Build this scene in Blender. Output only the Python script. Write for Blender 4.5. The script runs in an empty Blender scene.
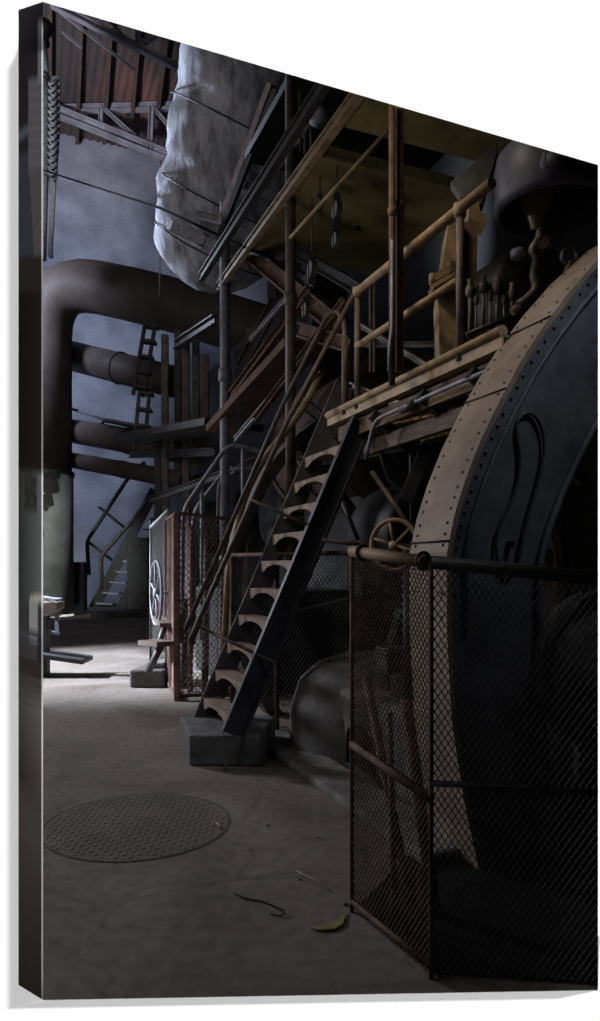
import bpy, bmesh, math, random
from mathutils import Vector as V, Matrix
random.seed(7)
sc = bpy.context.scene
COL = sc.collection
PI = math.pi
F_PX, HOR, CAMH = 700.0, 567.0, 1.6
LV = V((-0.375, 0.927, 0)).normalized()      # along the hall, away
RV = V((0.927, 0.375, 0)).normalized()       # across the hall, to the right
Z = V((0, 0, 1))

def P(px, py, d): return V(((px-300)/F_PX*d, d, CAMH-(py-HOR)/F_PX*d))
def FL(px, py, z=0.0):
    d = (CAMH-z)*F_PX/(py-HOR); return V(((px-300)/F_PX*d, d, z))
def RP(px, py, r=2.67):                      # point on the vertical plane at distance r across the hall
    d = r/(RV.x*(px-300)/F_PX+RV.y); return P(px, py, d)
def RZ(px, z, r=2.67):
    d = r/(RV.x*(px-300)/F_PX+RV.y); return V(((px-300)/F_PX*d, d, z))
def LR(l, r, z=0.0):
    p = LV*l+RV*r; return V((p.x, p.y, z))

# ------------------------------------------------------------------ materials
MATS = {}
def mat(name, c1, c2=None, rough=0.7, metal=0.0, scale=6.0, bump=0.25, mix=(0.35, 0.65), c3=None, detail=6, stretch=None, spec=0.3):
    if name in MATS: return MATS[name]
    m = bpy.data.materials.new(name); m.use_nodes = True
    nt = m.node_tree; N = nt.nodes; L = nt.links
    b = N['Principled BSDF']
    b.inputs['Roughness'].default_value = rough; b.inputs['Metallic'].default_value = metal
    b.inputs['Specular IOR Level'].default_value = spec
    c2 = c2 or tuple(x*0.6 for x in c1)
    tc = N.new('ShaderNodeTexCoord'); mp = N.new('ShaderNodeMapping')
    if stretch: mp.inputs['Scale'].default_value = stretch
    L.new(tc.outputs['Object'], mp.inputs['Vector'])
    n = N.new('ShaderNodeTexNoise'); n.inputs['Scale'].default_value = scale; n.inputs['Detail'].default_value = detail
    n.inputs['Roughness'].default_value = 0.65
    L.new(mp.outputs['Vector'], n.inputs['Vector'])
    r = N.new('ShaderNodeValToRGB')
    r.color_ramp.elements[0].position = mix[0]; r.color_ramp.elements[0].color = (*c2, 1)
    r.color_ramp.elements[1].position = mix[1]; r.color_ramp.elements[1].color = (*c1, 1)
    if c3:
        e = r.color_ramp.elements.new(min(0.98, mix[1]+0.12)); e.color = (*c3, 1)
    L.new(n.outputs['Fac'], r.inputs['Fac']); L.new(r.outputs['Color'], b.inputs['Base Color'])
    n2 = N.new('ShaderNodeTexNoise'); n2.inputs['Scale'].default_value = scale*5; n2.inputs['Detail'].default_value = 4
    L.new(mp.outputs['Vector'], n2.inputs['Vector'])
    bp = N.new('ShaderNodeBump'); bp.inputs['Strength'].default_value = bump; bp.inputs['Distance'].default_value = 0.01
    L.new(n2.outputs['Fac'], bp.inputs['Height']); L.new(bp.outputs['Normal'], b.inputs['Normal'])
    MATS[name] = m; return m

steel = mat('dark_steel', (0.055, 0.055, 0.058), (0.025, 0.024, 0.024), 0.5, 0.3, 5)
steel_b = mat('worn_steel', (0.13, 0.12, 0.115), (0.06, 0.05, 0.045), 0.5, 0.4, 8)
rust = mat('rusty_iron', (0.16, 0.095, 0.07), (0.06, 0.035, 0.027), 0.8, 0.1, 9, 0.5)
rustpink = mat('rust_pink_paint', (0.26, 0.17, 0.15), (0.12, 0.07, 0.06), 0.8, 0.0, 9, 0.5)
tan = mat('tan_paint', (0.36, 0.26, 0.15), (0.17, 0.115, 0.07), 0.6, 0.0, 7, 0.4)
railpaint = mat('rail_brown_paint', (0.15, 0.12, 0.105), (0.075, 0.056, 0.05), 0.55, 0.1, 8)
paleiron = mat('pale_iron', (0.30, 0.31, 0.36), (0.16, 0.16, 0.18), 0.6, 0.1, 10)
concrete = mat('grey_concrete', (0.13, 0.125, 0.12), (0.06, 0.057, 0.055), 0.9, 0, 4, 0.6)
olive = mat('olive_plate', (0.30, 0.25, 0.12), (0.11, 0.09, 0.045), 0.8, 0, 1.6, 0.4, detail=9)
casing_tan = mat('casing_band', (0.30, 0.235, 0.19), (0.17, 0.13, 0.105), 0.65, 0.1, 3, 0.3)
casing_blue = mat('casing_side', (0.115, 0.125, 0.15), (0.045, 0.05, 0.06), 0.65, 0.1, 2.5, 0.4, detail=9)
pipebrown = mat('pipe_brown', (0.125, 0.098, 0.088), (0.085, 0.066, 0.06), 0.6, 0, 1.5, 0.2)
pipedark = mat('pipe_dark', (0.085, 0.07, 0.065), (0.05, 0.04, 0.038), 0.6, 0, 1.5, 0.2)
pipegreen = mat('pipe_green', (0.30, 0.32, 0.30), (0.16, 0.17, 0.16), 0.7, 0, 1.0, 0.3)
flake = mat('bare_patch', (0.06, 0.05, 0.045), (0.03, 0.025, 0.02), 0.8, 0, 2)
wood = mat('weathered_wood', (0.22, 0.17, 0.13), (0.11, 0.08, 0.065), 0.85, 0, 6, 0.6, stretch=(1, 1, 6))
tread_m = mat('tread_brown', (0.34, 0.26, 0.21), (0.18, 0.135, 0.11), 0.8, 0, 9, 0.4)
dirtmetal = mat('gritty_cast_iron', (0.18, 0.175, 0.175), (0.09, 0.085, 0.085), 0.85, 0.1, 5, 0.6)
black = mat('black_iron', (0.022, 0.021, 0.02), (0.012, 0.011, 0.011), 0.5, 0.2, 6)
wrapm = mat('wrapped_lagging', (0.50, 0.52, 0.60), (0.13, 0.13, 0.15), 0.85, 0, 2.2, 0.9, mix=(0.36, 0.6), detail=10, stretch=(2.4, 1.0, 0.8))
leafm = mat('dry_leaf', (0.35, 0.33, 0.12), (0.2, 0.17, 0.07), 0.8, 0, 8)
twigm = mat('twig_brown', (0.03, 0.022, 0.018), (0.015, 0.012, 0.01), 0.9, 0, 20)
paletwig = mat('pale_splinter', (0.4, 0.34, 0.28), (0.28, 0.22, 0.18), 0.9, 0, 20)

def floor_mat():
    m = bpy.data.materials.new('floor_concrete'); m.use_nodes = True
    nt = m.node_tree; N = nt.nodes; L = nt.links; b = N['Principled BSDF']; b.inputs['Roughness'].default_value = 0.72
    b.inputs['Specular IOR Level'].default_value = 0.25
    tc = N.new('ShaderNodeTexCoord')
    n1 = N.new('ShaderNodeTexNoise'); n1.inputs['Scale'].default_value = 0.9; n1.inputs['Detail'].default_value = 8; n1.inputs['Distortion'].default_value = 0.6
    n2 = N.new('ShaderNodeTexNoise'); n2.inputs['Scale'].default_value = 14; n2.inputs['Detail'].default_value = 8
    for n in (n1, n2): L.new(tc.outputs['Object'], n.inputs['Vector'])
    r1 = N.new('ShaderNodeValToRGB')
    r1.color_ramp.elements[0].position = 0.3; r1.color_ramp.elements[0].color = (0.125, 0.10, 0.085, 1)
    r1.color_ramp.elements[1].position = 0.7; r1.color_ramp.elements[1].color = (0.255, 0.22, 0.20, 1)
    L.new(n1.outputs['Fac'], r1.inputs['Fac'])
    r2 = N.new('ShaderNodeValToRGB')
    r2.color_ramp.elements[0].position = 0.3; r2.color_ramp.elements[0].color = (0.7, 0.7, 0.7, 1)
    r2.color_ramp.elements[1].position = 0.65; r2.color_ramp.elements[1].color = (1.05, 1.05, 1.05, 1)
    L.new(n2.outputs['Fac'], r2.inputs['Fac'])
    mx = N.new('ShaderNodeMix'); mx.data_type = 'RGBA'; mx.blend_type = 'MULTIPLY'; mx.inputs[0].default_value = 1
    L.new(r1.outputs['Color'], mx.inputs[6]); L.new(r2.outputs['Color'], mx.inputs[7])
    # cracks
    vo = N.new('ShaderNodeTexVoronoi'); vo.feature = 'DISTANCE_TO_EDGE'; vo.inputs['Scale'].default_value = 0.45
    nd = N.new('ShaderNodeTexNoise'); nd.inputs['Scale'].default_value = 3; nd.inputs['Detail'].default_value = 6
    va = N.new('ShaderNodeVectorMath'); va.operation = 'MULTIPLY_ADD'; va.inputs[1].default_value = (0.35, 0.35, 0)
    L.new(tc.outputs['Object'], nd.inputs['Vector']); L.new(nd.outputs['Color'], va.inputs[0]); L.new(tc.outputs['Object'], va.inputs[2])
    L.new(va.outputs[0], vo.inputs['Vector'])
    rc = N.new('ShaderNodeValToRGB')
    rc.color_ramp.elements[0].position = 0.0; rc.color_ramp.elements[0].color = (0.72, 0.72, 0.72, 1)
    rc.color_ramp.elements[1].position = 0.006; rc.color_ramp.elements[1].color = (1, 1, 1, 1)
    L.new(vo.outputs['Distance'], rc.inputs['Fac'])
    m2 = N.new('ShaderNodeMix'); m2.data_type = 'RGBA'; m2.blend_type = 'MULTIPLY'; m2.inputs[0].default_value = 1
    L.new(mx.outputs[2], m2.inputs[6]); L.new(rc.outputs['Color'], m2.inputs[7]); L.new(m2.outputs[2], b.inputs['Base Color'])
    bp = N.new('ShaderNodeBump'); bp.inputs['Strength'].default_value = 0.35; bp.inputs['Distance'].default_value = 0.01
    L.new(n2.outputs['Fac'], bp.inputs['Height']); L.new(bp.outputs['Normal'], b.inputs['Normal'])
    return m
def brick_mat():
    m = bpy.data.materials.new('painted_brick'); m.use_nodes = True
    nt = m.node_tree; N = nt.nodes; L = nt.links; b = N['Principled BSDF']; b.inputs['Roughness'].default_value = 0.85
    tc = N.new('ShaderNodeTexCoord'); br = N.new('ShaderNodeTexBrick')
    L.new(tc.outputs['UV'], br.inputs['Vector'])
    br.inputs['Scale'].default_value = 1.0; br.inputs['Brick Width'].default_value = 0.36; br.inputs['Row Height'].default_value = 0.11
    br.inputs['Mortar Size'].default_value = 0.015
    br.inputs['Color1'].default_value = (0.29, 0.30, 0.36, 1); br.inputs['Color2'].default_value = (0.26, 0.27, 0.33, 1)
    br.inputs['Mortar'].default_value = (0.23, 0.24, 0.29, 1)
    n = N.new('ShaderNodeTexNoise'); n.inputs['Scale'].default_value = 0.5; n.inputs['Detail'].default_value = 8
    L.new(tc.outputs['UV'], n.inputs['Vector'])
    r = N.new('ShaderNodeValToRGB'); r.color_ramp.elements[0].position = 0.35; r.color_ramp.elements[0].color = (0.5, 0.5, 0.52, 1)
    r.color_ramp.elements[1].position = 0.6; r.color_ramp.elements[1].color = (1, 1, 1, 1)
    L.new(n.outputs['Fac'], r.inputs['Fac'])
    mx = N.new('ShaderNodeMix'); mx.data_type = 'RGBA'; mx.blend_type = 'MULTIPLY'; mx.inputs[0].default_value = 1
    L.new(br.outputs['Color'], mx.inputs[6]); L.new(r.outputs['Color'], mx.inputs[7]); L.new(mx.outputs[2], b.inputs['Base Color'])
    bp = N.new('ShaderNodeBump'); bp.inputs['Strength'].default_value = 0.4; bp.inputs['Distance'].default_value = 0.02; bp.invert = True
    L.new(br.outputs['Fac'], bp.inputs['Height']); L.new(bp.outputs['Normal'], b.inputs['Normal'])
    return m
def roof_mat():
    m = mat('rusted_roof_sheet', (0.20, 0.095, 0.075), (0.06, 0.05, 0.052), 0.85, 0, 0.16, 0.3, mix=(0.47, 0.66), detail=7)
    return m
FLOORM, BRICK, ROOFM = floor_mat(), brick_mat(), roof_mat()
white = bpy.data.materials.new('white_matte'); white.use_nodes = True
white.node_tree.nodes['Principled BSDF'].inputs['Base Color'].default_value = (0.9, 0.9, 0.9, 1)
white.node_tree.nodes['Principled BSDF'].inputs['Roughness'].default_value = 1
white.node_tree.nodes['Principled BSDF'].inputs['Specular IOR Level'].default_value = 0

# ------------------------------------------------------------------ mesh builder
class MB:
    def __init__(s): s.v = []; s.f = []; s.sm = []
    def add(s, vs, fs, smooth=False):
        o = len(s.v); s.v += [tuple(v) for v in vs]; s.f += [tuple(i+o for i in f) for f in fs]; s.sm += [smooth]*len(fs); return s
    def hexa(s, p):   # 8 points: bottom 4, top 4
        return s.add(p, [(3,2,1,0),(4,5,6,7),(0,1,5,4),(1,2,6,5),(2,3,7,6),(3,0,4,7)])
    def beam(s, a, b, w, h, up=Z):
        a = V(a); b = V(b); d = (b-a).normalized(); x = d.cross(up)
        if x.length < 1e-4: x = d.cross(V((1, 0, 0)))
        x.normalize(); y = x.cross(d).normalized(); x *= w/2; y *= h/2
        return s.hexa([a-x-y, a+x-y, a+x+y, a-x+y, b-x-y, b+x-y, b+x+y, b-x+y])
    def ibeam(s, a, b, w, h, t=0.03, up=Z):
        a = V(a); b = V(b); d = (b-a).normalized(); x = d.cross(up)
        if x.length < 1e-4: x = d.cross(V((1, 0, 0)))
        x.normalize(); y = x.cross(d).normalized()
        s.beam(a, b, t, h-t, up); o = y*(h/2-t/2)
        s.beam(a+o, b+o, w, t, up); s.beam(a-o, b-o, w, t, up); return s
    def channel(s, a, b, w, h, t=0.02, side=1, up=Z):
        a = V(a); b = V(b); d = (b-a).normalized(); x = d.cross(up); x.normalize(); y = x.cross(d).normalized()
        s.beam(a, b, t, h, up); o = y*(h/2-t/2); q = x*side*w/2
        s.beam(a+o+q, b+o+q, w, t, up); s.beam(a-o+q, b-o+q, w, t, up); return s
    def lbox(s, l0, l1, r0, r1, z0, z1):
        return s.hexa([LR(l0, r0, z0), LR(l0, r1, z0), LR(l1, r1, z0), LR(l1, r0, z0), LR(l0, r0, z1), LR(l0, r1, z1), LR(l1, r1, z1), LR(l1, r0, z1)])
    def tube(s, pts, r, n=12, fillet=0.0, caps=True, closed=False):
        pts = [V(p) for p in pts]
        if fillet > 0 and len(pts) > 2:
            q = [pts[0]]
            for i in range(1, len(pts)-1):
                a, b, c = pts[i-1], pts[i], pts[i+1]
                f = min(fillet, (a-b).length*0.49, (c-b).length*0.49)
                p0 = b+(a-b).normalized()*f; p1 = b+(c-b).normalized()*f
                for k in range(7):
                    t = k/6; q.append(p0*(1-t)**2+b*2*t*(1-t)+p1*t*t)
            q.append(pts[-1]); pts = q
        m = len(pts); rs = r if isinstance(r, (list, tuple)) else [r]*m
        vs = []; prev = None
        for i, p in enumerate(pts):
            if closed: d = pts[(i+1) % m]-pts[i-1]
            elif i == 0: d = pts[1]-p
            elif i == m-1: d = p-pts[-2]
            else: d = (pts[i+1]-p).normalized()+(p-pts[i-1]).normalized()
            d.normalize()
            if prev is None:
                x = d.cross(Z)
                if x.length < 0.05: x = d.cross(V((1, 0, 0)))
            else: x = prev-d*prev.dot(d)
            x.normalize(); prev = x; y = d.cross(x)
            for k in range(n):
                a = 2*PI*k/n; vs.append(p+(x*math.cos(a)+y*math.sin(a))*rs[i])
        fs = []
        rng = m if closed else m-1
        for i in range(rng):
            j = (i+1) % m
            for k in range(n): fs.append((i*n+k, i*n+(k+1) % n, j*n+(k+1) % n, j*n+k))
        s.add(vs, fs, True)
        if caps and not closed:
            o = len(s.v)-len(vs)
            s.f += [tuple(o+k for k in range(n))[::-1], tuple(o+(m-1)*n+k for k in range(n))]; s.sm += [False, False]
        return s
    def ring(s, c, ax, R, r, n=36, m=8, a0=0, a1=2*PI, flat=None):
        ax = V(ax).normalized(); x = ax.cross(Z)
        if x.length < 0.05: x = V((1, 0, 0))
        x.normalize(); y = ax.cross(x)
        full = abs(a1-a0-2*PI) < 1e-3
        pts = [V(c)+(x*math.cos(a0+(a1-a0)*k/n)+y*math.sin(a0+(a1-a0)*k/n))*R for k in range(n if full else n+1)]
        return s.tube(pts, r, m, closed=full)
    def disc(s, c, ax, R, t, n=32, Ri=0):
        ax = V(ax).normalized(); x = ax.cross(Z)
        if x.length < 0.05: x = V((1, 0, 0))
        x.normalize(); y = ax.cross(x); vs = []
        for h in (-t/2, t/2):
            for k in range(n):
                a = 2*PI*k/n; vs.append(V(c)+(x*math.cos(a)+y*math.sin(a))*R+ax*h)
        if Ri == 0:
            return s.add(vs, [tuple(range(n))[::-1], tuple(range(n, 2*n))]+[(k, (k+1) % n, n+(k+1) % n, n+k) for k in range(n)])
        for h in (-t/2, t/2):
            for k in range(n):
                a = 2*PI*k/n; vs.append(V(c)+(x*math.cos(a)+y*math.sin(a))*Ri+ax*h)
        fs = []
        for k in range(n):
            j = (k+1) % n
            fs += [(k, j, n+j, n+k), (2*n+j, 2*n+k, 3*n+k, 3*n+j), (j, k, 2*n+k, 2*n+j), (n+k, n+j, 3*n+j, 3*n+k)]
        return s.add(vs, fs)
    def lathe(s, c, ax, prof, n=32):      # prof: (radius, height)
        ax = V(ax).normalized(); x = ax.cross(Z)
        if x.length < 0.05: x = V((1, 0, 0))
        x.normalize(); y = ax.cross(x); vs = []; m = len(prof)
        for r, h in prof:
            for k in range(n):
                a = 2*PI*k/n; vs.append(V(c)+(x*math.cos(a)+y*math.sin(a))*max(r, 1e-4)+ax*h)
        fs = [(i*n+k, i*n+(k+1) % n, (i+1)*n+(k+1) % n, (i+1)*n+k) for i in range(m-1) for k in range(n)]
        return s.add(vs, fs, True)
    def prism(s, poly, off):              # polygon points + extrusion vector
        n = len(poly); off = V(off); vs = [V(p) for p in poly]+[V(p)+off for p in poly]
        return s.add(vs, [tuple(range(n))[::-1], tuple(range(n, 2*n))]+[(k, (k+1) % n, n+(k+1) % n, n+k) for k in range(n)])
    def rivets(s, pts, nrm, r=0.012):
        for p in pts: s.lathe(p, nrm, [(r, -0.004), (r*0.95, r*0.4), (r*0.55, r*0.8), (0, r*0.9)], 8)
        return s
    def build(s, name, m, parent=None, bevel=0.0):
        me = bpy.data.meshes.new(name); me.from_pydata(s.v, [], s.f); me.validate()
        bm = bmesh.new(); bm.from_mesh(me); bmesh.ops.recalc_face_normals(bm, faces=bm.faces); bm.to_mesh(me); bm.free()
        if len(me.polygons) == len(s.sm):
            me.polygons.foreach_set('use_smooth', s.sm)
        me.materials.append(m)
        o = bpy.data.objects.new(name, me); COL.objects.link(o)
        if parent:
            o.parent = parent
            o.matrix_parent_inverse = Matrix.Translation(parent.location).inverted()
        if bevel:
            b = o.modifiers.new('bevel', 'BEVEL'); b.width = bevel; b.segments = 2; b.limit_method = 'ANGLE'; b.angle_limit = 0.7
        return o

def tag(o, label, cat, group=None, kind=None):
    if label: o['label'] = label
    if cat: o['category'] = cat
    if group: o['group'] = group
    if kind: o['kind'] = kind
    return o
def thing(name, label, cat, loc, group=None):
    o = bpy.data.objects.new(name, None); o.location = V(loc); COL.objects.link(o); o.empty_display_size = 0.1
    return tag(o, label, cat, group)
def struct(o, label, cat='structure'):
    return tag(o, label, cat, kind='structure')
def single(name, mb, m, label, cat, group=None, bevel=0.0):
    return tag(mb.build(name, m, None, bevel), label, cat, group)

def wire_net(a, b, z0a, z1a, z0b, z1b, cw=0.026, ch=0.042, r=0.0016, sag=0.0):
    """diamond wire between vertical lines at a and b (z ranges at both ends)"""
    mb = MB(); a = V(a); b = V(b); W = (b-a).length; d = (b-a).normalized(); nrm = d.cross(Z)
    H = max(z1a-z0a, z1b-z0b)
    def pt(u, v, o):       # u metres along, v metres up
        t = u/W; z0 = z0a+(z0b-z0a)*t; z1 = z1a+(z1b-z1a)*t
        bulge = sag*math.sin(PI*t)*math.sin(PI*v/H)*(0.6+0.4*math.sin(5*u+3*v))
        return a+d*u+V((0, 0, z0+(z1-z0)*v/H-a.z*0))+nrm*(o+bulge)
    k = ch/cw; n = int((W+H/k)/cw)+1
    for s in (1, -1):
        for i in range(n):
            c = i*cw-(H/k if s == 1 else 0)       # u = c + s*v/k
            u0 = c; u1 = c+s*H/k; v0, v1 = 0.0, H
            if s == -1: u0 = c; u1 = c-H/k
            # clip to 0..W
            def clip(uA, vA, uB, vB):
                ts = [0.0, 1.0]; du = uB-uA
                if abs(du) < 1e-9: return None
                tA = (0-uA)/du; tB = (W-uA)/du; lo, hi = min(tA, tB), max(tA, tB)
                lo = max(lo, 0); hi = min(hi, 1)
                if hi-lo < 0.01: return None
                return (uA+du*lo, vA+(vB-vA)*lo, uA+du*hi, vA+(vB-vA)*hi)
            q = clip(u0, v0, u1, v1)
            if not q: continue
            uA, vA, uB, vB = q; m = 6 if sag else 2
            pts = [pt(uA+(uB-uA)*j/(m-1), vA+(vB-vA)*j/(m-1), s*r*0.8) for j in range(m)]
            mb.tube(pts, r, 4, caps=False)
    return mb

# ================================================================== SETTING
# canvas-shaped opening in the white wall, and the wrapped canvas edge standing proud of it
WY, PRO = 2.2, 0.0222
def W(px, py, d=WY): return P(px, py, d)
def white_wall():
    mb = MB(); X0, X1, Z0, Z1 = -30, 30, -12, 26
    op = [W(18.5, 10), W(43, 2), W(598, 165), W(598, 990), W(43, 1000), W(18.5, 985)]
    oc = [V((X0, WY, Z1)), V((X1, WY, Z1)), V((X1, WY, Z0)), V((X0, WY, Z0))]
    mb.add(op+oc, [(0, 1, 6), (1, 7, 6), (1, 2, 7), (2, 3, 8, 7), (3, 4, 8), (4, 9, 8), (4, 5, 9), (5, 0, 6, 9)])
    o = mb.build('wall_front', white); struct(o, 'plain white wall around the canvas opening'); return o
white_wall()
mb = MB(); op = [W(10, -4, WY+.03), W(43, -12, WY+.03), W(612, 150, WY+.03), W(612, 1002, WY+.03), W(43, 1012, WY+.03), W(10, 1000, WY+.03)]
mb.add(op+[V((-30, WY+.03, 26)), V((30, WY+.03, 26)), V((30, WY+.03, -12)), V((-30, WY+.03, -12))], [(0, 1, 6), (1, 7, 6), (1, 2, 7), (2, 3, 8, 7), (3, 4, 8), (4, 9, 8), (4, 5, 9), (5, 0, 6, 9)])
struct(mb.build('wall_bounce_blocker', mat('bounce_black', (0.03, 0.028, 0.027), (0.02, 0.02, 0.02), 0.9, 0, 2)), 'dark layer added behind the front wall to stop its bounce light')  # added dark layer stops the white wall bouncing light into the hall

def lin(c): return tuple((x/255/12.92 if x/255 <= 0.04045 else ((x/255+0.055)/1.055)**2.4) for x in c)
def wrap_colour(u, y):
    """printed picture on the wrapped edge; u = 0 at the fold, 25 at the wall; y in photo rows"""
    n = (math.sin(y*1.7+u*2.3)+math.sin(y*0.61-u*1.1)+math.sin(y*3.1+u))*0.33
    if y < 150: c = (34+4*n, 32+4*n, 36+4*n)
    elif y < 255: c = (50+5*n, 50+5*n, 60+5*n)
    elif y < 290: c = (38, 35, 34)
    elif y < 473: c = (33-u*0.3, 28-u*0.3, 27-u*0.3)
    elif y < 606: c = (92-u*2+5*n, 96-u*2+5*n, 94-u*2+5*n)
    elif y < 640: c = (52, 52, 54)
    elif y < 700:
        c = (110-u*1.5, 110-u*1.5, 114-u*1.5)
        if y < 660 and u < 6: c = (22, 21, 21)
        if 648 < y < 664: c = (38, 37, 38)
        if 664 < y < 696: c = (52, 46, 44)
    elif y < 800: c = (96-(y-700)*0.3-u, 92-(y-700)*0.32-u, 90-(y-700)*0.32-u)
    elif y < 862 and u < 21-(abs(y-828)/8)**2*0.6: c = (62, 59, 59)
    else: c = (68-(y-800)*0.16, 62-(y-800)*0.15, 60-(y-800)*0.15)
    if 76 < y < 170 and u < 15: q = 16*math.sin(y*0.55+u*0.8)*math.cos(u*0.7); c = (80+q, 78+q, 82+q)
    if 20 < y < 80 and u < 5: c = (95, 95, 98)
    if 170 <= y < 255 and u < 14-(y-170)*0.06: c = (72, 68, 70)
    if 475 < y < 512 and 6 < u < 19 and n > -0.3: c = (40, 37, 34)
    if 112+u*0.6 < y < 122+u*0.6 and u > 15: c = (72, 74, 84)
    if 595+u*0.3 < y < 601+u*0.3 and u < 13: c = (165, 160, 150)
    if 601 < y < 634 and u < 14 and u > 5: c = (130, 130, 128)
    if u < 1.1 and 25 < y < 995: c = tuple(min(240, x*1.4+110) for x in c)
    k = 1.1
    return tuple(max(0, x)*k for x in lin(tuple(max(0, v) for v in c)))
def soft_colour(u, y):
    w = 7 if y > 640 else 1.5
    cs = [wrap_colour(u, y+w*k) for k in (-2, -1, 0, 1, 2)]
    return tuple(sum(c[i] for c in cs)/5 for i in range(3))
def canvas_edge():
    mb = MB(); NU, NV = 26, 330; cols = []
    vs = []
    for j in range(NV+1):
        t = j/NV
        pro = PRO*min(1, t/0.05+0.02)
        f = W(43, 2+998*t, WY-pro); b = W(18.5, 10+975*t, WY)
        for i in range(NU+1): vs.append(f.lerp(b, i/NU)); cols.append(soft_colour(i/NU*25, 2+998*t))
    fs = [(j*(NU+1)+i, j*(NU+1)+i+1, (j+1)*(NU+1)+i+1, (j+1)*(NU+1)+i) for j in range(NV) for i in range(NU)]
    mb.add(vs, fs)
    m = bpy.data.materials.new('printed_canvas'); m.use_nodes = True
    b = m.node_tree.nodes['Principled BSDF']; b.inputs['Roughness'].default_value = 0.9; b.inputs['Specular IOR Level'].default_value = 0.0
    a = m.node_tree.nodes.new('ShaderNodeVertexColor'); a.layer_name = 'print'
    m.node_tree.links.new(a.outputs['Color'], b.inputs['Base Color'])
    root = thing('canvas_print', 'gallery-wrapped canvas edge with mirrored print, standing proud of the white wall at the left', 'canvas', W(43, 1000, WY-PRO))
    o = mb.build('wrapped_edge', m, root)
    at = o.data.color_attributes.new('print', 'FLOAT_COLOR', 'POINT')
    for i, c in enumerate(cols): at.data[i].color = (*c, 1)
    # bottom return
    mb = MB(); n = 40; vs = []
    for i in range(n+1):
        x = 43+555*i/n; y = 1000-10*i/n
        vs += [W(x, y, WY-PRO), W(x, y+0.4, WY)]
    mb.add(vs, [(2*i, 2*i+1, 2*i+3, 2*i+2) for i in range(n)])
    o_ = len(mb.v); mb.add([W(43, 1000, WY), W(43, 1000, WY-PRO), W(18.5, 985, WY)], [(0, 1, 2)])
    mb.build('bottom_return', black, root)
canvas_edge()

H_ROOF = 19.5
mb = MB(); mb.add([(-22, WY, 0), (22, WY, 0), (24, 45, 0), (-24, 45, 0)], [(0, 1, 2, 3)]); struct(mb.build('floor', FLOORM), 'dusty concrete hall floor')
def wallq(name, a, b, z1, m, label, thick=0.4):
    a = V(a); b = V(b); d = (b-a).normalized(); nn = d.cross(Z)*thick
    mb = MB(); mb.hexa([a, b, b+nn, a+nn, a+V((0,0,z1)), b+V((0,0,z1)), b+nn+V((0,0,z1)), a+nn+V((0,0,z1))])
    o = mb.build(name, m)
    uv = o.data.uv_layers.new(name='UVMap')
    for p in o.data.polygons:
        for li in p.loop_indices:
            q = o.data.vertices[o.data.loops[li].vertex_index].co
            uv.data[li].uv = ((V(q)-a).dot(d), q.z)
    struct(o, label); return o
wallq('wall_far', LR(31, 14), LR(31, -7), 26, BRICK, 'blue-lit painted brick end wall', -0.4)
wallq('wall_left', LR(5.0, -6), LR(31, -6), 26, concrete, 'painted brick side wall on the left', -0.4)
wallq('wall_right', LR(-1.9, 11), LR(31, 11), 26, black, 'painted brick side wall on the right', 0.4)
# pilaster on the far wall
mb = MB().lbox(30.7, 31, 0.0, 1.9, 0, 19); o = mb.build('trim_pilaster', BRICK); struct(o, 'brick pilaster of the end wall')
uv = o.data.uv_layers.new(name='UVMap')
for p in o.data.polygons:
    for li in p.loop_indices:
        q = V(o.data.vertices[o.data.loops[li].vertex_index].co); uv.data[li].uv = (q.dot(RV)+q.dot(LV), q.z)
# roof: corrugated
mb = MB(); n = 260; vs = []
for i in range(n+1):
    r = -7+19*i/n; z = H_ROOF+0.03*math.sin(i*PI/2)
    vs += [LR((2.3-0.375*r)/0.927, r, z+1.2), LR(32, r, z)]
mb.add(vs, [(2*i, 2*i+1, 2*i+3, 2*i+2) for i in range(n)], True)
struct(mb.build('ceiling', ROOFM), 'rusted corrugated roof sheets')
roofsteel = mat('roof_steel', (0.30, 0.30, 0.36), (0.17, 0.165, 0.19), 0.6, 0.1, 2)
purlin_m = mat('purlin_steel', (0.10, 0.07, 0.06), (0.06, 0.045, 0.04), 0.7, 0.1, 2)
def roofp(px, py):
    z = H_ROOF-0.25; d = (z-CAMH)*F_PX/(HOR-py); return V(((px-300)/F_PX*d, d, z))
for i, (a, b) in enumerate([((82, 12), (77, 158)), ((112, 22), (104, 158)), ((140, 35), (130, 156)), ((167, 48), (155, 150)), ((50, 4), (50, 160)), ((200, 60), (182, 158))]):
    A = roofp(*a); B = roofp(a[0]+(b[0]-a[0])*1.02, b[1]-16)
    o = single('roof_purlin', MB().ibeam(A+(A-B)*0.6+V((0,0,0.7)), B, 0.13, 0.24, 0.03), purlin_m, ['roof purlin second from the left edge, running up the roof', 'roof purlin third from the left edge, beside the rusty sheets', 'roof purlin crossing the reddest roof sheets', 'roof purlin just left of the wrapped vessel', 'roof purlin nearest the left edge, behind the hanging mast', 'roof purlin mostly hidden behind the wrapped vessel'][i], 'beam', 'roof purlins')
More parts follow.
